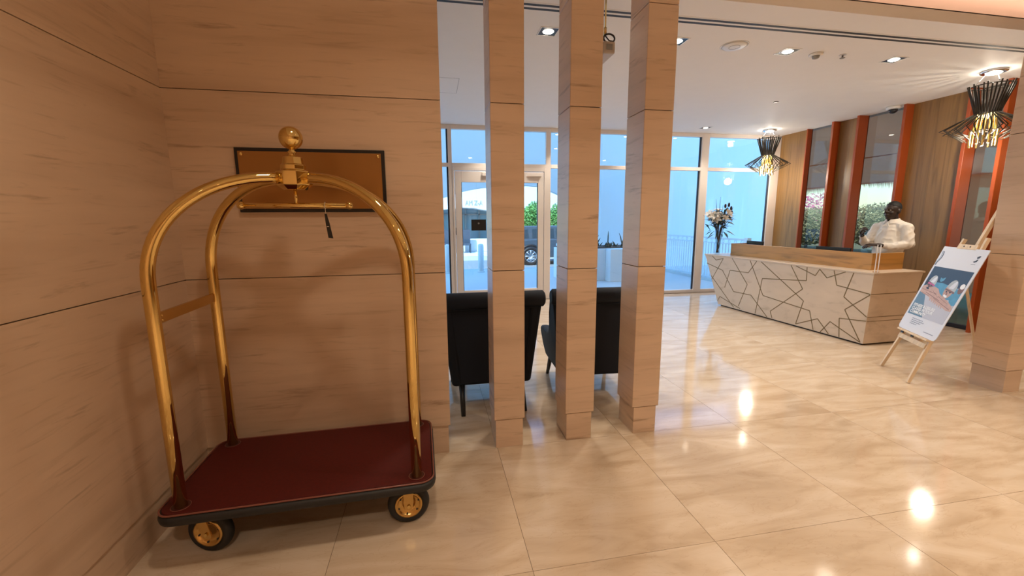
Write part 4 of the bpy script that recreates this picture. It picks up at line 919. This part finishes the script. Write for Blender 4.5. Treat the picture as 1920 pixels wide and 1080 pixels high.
# parked car
cr_ = empty('parked_car', (5.25, 17.4, -0.30), 0); tag(cr_, 'dark grey car parked on the road beyond the glass door', 'car')
lower = [(-2.25, 0.42), (-2.28, 0.75), (-2.2, 1.02), (-1.2, 1.06), (0.9, 1.03), (2.05, 0.95), (2.28, 0.72), (2.28, 0.38), (2.1, 0.30), (-2.1, 0.30)]
MB().prism(lower, -0.88, 0.88, lambda u, v, w: (u, w, v)).build('car_body', M['carpaint'], cr_, bevel=0.05, seg=3)
cab = [(-2.15, 1.02), (-1.92, 1.48), (-1.6, 1.57), (0.0, 1.58), (0.45, 1.52), (1.15, 1.02)]
MB().prism(cab, -0.74, 0.74, lambda u, v, w: (u, w*(1-0.14*(v-1.02)/0.55), v)).build('cabin', M['carpaint'], cr_, bevel=0.04, seg=3)
for q in ([(-1.92, 1.10), (-1.80, 1.40), (-1.45, 1.44), (-1.40, 1.10)], [(-1.25, 1.10), (-1.25, 1.45), (-0.35, 1.47), (-0.35, 1.10)], [(-0.25, 1.10), (-0.25, 1.47), (0.25, 1.44), (0.78, 1.10)]):
    for s in (-1, 1): MB().prism(q, s*0.755, s*0.70, lambda u, v, w: (u, w*(1-0.14*(v-1.02)/0.55), v)).build('side_window', M['carglass'], cr_)
for wx in (-1.36, 1.35):
    for s in (-1, 1):
        w_ = empty('wheel', (wx, s*0.80, 0.37)); w_.parent = cr_
        MB().lathe([(0.24, -0.10), (0.36, -0.10), (0.375, -0.06), (0.375, 0.06), (0.36, 0.10), (0.24, 0.10)], n=32, axis='y', ring=True).build('tyre', M['rubber'], w_)
        MB().lathe([(0.225, -0.09), (0.245, -0.105), (0.245, 0.105), (0.225, 0.09)], n=32, axis='y', ring=True).build('rim', M['alloy'], w_)
        for a in range(0, 360, 45):
            MB().tube([(0.03*math.cos(R(a)), s*0.095, 0.03*math.sin(R(a))), (0.235*math.cos(R(a)), s*0.098, 0.235*math.sin(R(a)))], 0.022, 6).build('spoke', M['alloy'], w_)
        MB().lathe([(0.05, -0.10), (0.05, 0.10)], n=14, axis='y').build('hub_cap', M['alloy'], w_)
        arch = MB(); arch.tube([(wx+0.44*math.cos(R(a)), s*0.875, 0.37+0.44*math.sin(R(a))) for a in range(0, 181, 12)], 0.05, 8); arch.build('wheel_arch', M['rubber'], cr_)

# foliage
def foliage(c, rad, n, ls, seed, mat, parent, name='foliage'):
    r_ = random.Random(seed); m_ = MB()
    for i in range(n):
        while True:
            p = Vector((r_.uniform(-1, 1), r_.uniform(-1, 1), r_.uniform(-1, 1)))
            if 0.25 < p.length < 1: break
        q = Vector((c[0]+p.x*rad[0], c[1]+p.y*rad[1], c[2]+p.z*rad[2]))
        u = Vector((r_.gauss(0, 1), r_.gauss(0, 1), r_.gauss(0, 1))).normalized(); v = u.orthogonal().normalized(); s = ls*r_.uniform(0.6, 1.3)
        m_.add([q-u*s, q+v*s*0.45, q+u*s, q-v*s*0.45], [(0, 1, 2, 3)])
    o = bpy.data.objects.new(name, m_.mesh(name, M[mat], tuple(parent.location))); col.objects.link(o); o.parent = parent; o['kind'] = 'stuff'
    return o
def bush(x, y, z0, rx, ry, h, label, mat, seed, n=2600, ls=0.09, grp=None, nm='shrub', cat='shrub'):
    t = empty(nm, (x, y, z0)); tag(t, label, cat, grp)
    MB().tube([(0, 0, 0), (0.05, 0, h*0.4), (0.0, 0.02, h*0.7)], [0.07, 0.05, 0.02], 8).build('trunk', M['bark'], t)
    for k in range(3): MB().tube([(0.03, 0, h*0.3), (rx*0.4*math.cos(2.1*k), ry*0.4*math.sin(2.1*k), h*0.7)], [0.035, 0.012], 6).build('branch', M['bark'], t)
    foliage((x, y, z0+h*0.55), (rx, ry, h*0.47), n, ls, seed, mat, t)
    return t
bush(4.85, 19.9, -0.10, 0.62, 0.7, 2.45, 'bright green leafy tree behind the car, left of the door frame', 'leaf', 11, 7000, 0.055, nm='street_tree', cat='tree')
bush(6.2, 20.0, -0.10, 0.68, 0.7, 2.45, 'bright green leafy tree behind the car, right of the door frame', 'leaf', 12, 7000, 0.055, nm='street_tree', cat='tree')

# white planter with spiky plants
pt = empty('planter', (4.75, 10.2, -0.012), world=True); tag(pt, 'white planter box with spindly plants outside the glazing', 'planter')
MB().box(4.285, 5.25, 9.66, 10.9, -0.012, 0.80).build('planter_box', M['extwhite'], pt, bevel=0.01)
MB().box(3.2, 4.285, 9.95, 10.9, -0.012, 0.80).build('planter_box', M['extwhite'], pt, bevel=0.01)
MB().box(3.25, 5.2, 9.98, 10.85, 0.80, 0.83).build('soil', M['soil'], pt)
rp = random.Random(9)
for i in range(46):
    x_ = rp.uniform(3.3, 5.15); y_ = rp.uniform(10.0, 10.8); h_ = rp.uniform(0.05, 0.16) if i % 4 else rp.uniform(0.2, 0.42); dx_ = rp.uniform(-0.16, 0.16)
    MB().tube([(x_, y_, 0.82), (x_+dx_*0.6, y_, 0.82+h_*0.7), (x_+dx_, y_, 0.82+h_)], [0.016, 0.014, 0.004], 5).build('spiky_leaf', M['leafdark'], pt)

# white balustrade
bs = empty('balustrade', (6.8, 10.2, -0.012), world=True); tag(bs, 'white metal balustrade with thin bars outside the glazing', 'railing')
MB().box(6.77, 6.83, 8.15, 12.3, 1.035, 1.075).build('top_rail', M['extwhite'], bs)
MB().box(6.785, 6.815, 8.15, 12.3, 0.93, 0.955).build('mid_rail', M['extwhite'], bs)
MB().box(6.785, 6.815, 8.15, 12.3, 0.08, 0.11).build('bottom_rail', M['extwhite'], bs)
br0 = None
for i in range(40):
    y_ = 8.2+i*0.104
    if br0 is None: br0 = MB().box(-0.009, 0.009, -0.009, 0.009, 0.11, 0.93).build('bar', M['extwhite'], bs, origin=(0, 0, 0)); o = br0
    else: o = br0.copy(); col.objects.link(o); o.parent = bs
    o.location = (0, y_-10.2, 0.012)
for i in range(20):
    y_ = 8.3+i*0.208
    MB().tube([(6.8, y_+0.034*math.cos(2*math.pi*k/12), 0.995+0.036*math.sin(2*math.pi*k/12)) for k in range(12)], 0.006, 5, closed=True).build('ring', M['extwhite'], bs)
for y_ in (8.13, 12.33): MB().box(6.75, 6.85, y_-0.05, y_+0.05, -0.012, 1.10).build('post', M['extwhite'], bs)
MB().box(6.72, 6.88, 8.05, 12.4, -0.012, 0.06).build('kerb', M['kerb'], bs)

# garden beyond the slim windows
lw = MB().box(XR+0.21, 60, -30, 7.9, -0.3, -0.02).build('ground_lawn', M['lawn']); struct(lw, 'dry lawn beyond the slim windows')
lw2 = MB().box(9.12, 60, 7.9, 60, -0.29, -0.03).build('ground_garden', M['lawn']); struct(lw2, 'garden ground beyond the courtyard')
aw = empty('straw_awning', (8.2, 6.5, 2.3), world=True); tag(aw, 'straw awning with a ragged fringe outside the slim windows', 'awning')
MB().hexa([(XR+0.22, 1.5, 3.44), (9.0, 1.5, 2.22), (9.0, 9.55, 2.22), (XR+0.22, 7.95, 3.44)], [(XR+0.22, 1.5, 3.446), (9.0, 1.5, 2.226), (9.0, 9.55, 2.226), (XR+0.22, 7.95, 3.446)]).build('awning_sheet', M['straw'], aw)
rf = random.Random(21); fm = MB()
for i in range(420):
    y_ = 1.5+8.05*i/420; l_ = 0.10+0.06*rf.random()+0.05*math.sin(y_*3.0); w = 0.012
    fm.add([(9.0, y_-w, 2.26), (9.0, y_+w, 2.26), (9.02, y_, 2.26-l_), (8.985, y_, 2.26)], [(0, 1, 2), (0, 2, 3), (1, 3, 2), (0, 3, 1)])
MB().box(8.93, 8.95, 4.70, 6.35, 0.25, 2.22).build('hanging_screen', M['straw'], aw)
fo = fm.build('fringe', M['straw'], aw); fo['kind'] = 'stuff'
for y_ in (2.2, 4.6, 7.6): MB().cyl((8.9, y_, -0.02), (8.9, y_, 2.24), 0.05, n=12).build('post', M['bark'], aw)
hb_ = [(19.5, 15.4, 2.15, 1.55, 'leaf2'), (19.0, 18.6, 2.0, 1.55, 'leaf2'), (19.0, 12.1, 2.1, 1.55, 'leaf2'), (20.5, 21.8, 2.0, 1.5, 'leaf2'), (19.5, 8.9, 2.1, 1.55, 'leaf2')]
lab = ['olive hedge shrub seen through the wider slim window', 'olive hedge shrub seen through the far slim window', 'olive hedge shrub behind the man seen through the wider slim window', 'olive hedge shrub at the far end of the garden', 'olive hedge shrub seen through the slim window by the easel']
for i, (x_, y_, h_, r_, m_) in enumerate(hb_): bush(x_, y_, -0.02, r_, r_, h_, lab[i], m_, 30+i, 6000, 0.085, 'garden hedge shrubs')
bush(25.5, 24.5, -0.02, 2.4, 2.4, 3.2, 'pink flowering bush at the back of the garden', 'pink', 50, 2200, 0.13, nm='flowering_bush', cat='bush')
print('objects', len(bpy.data.objects))
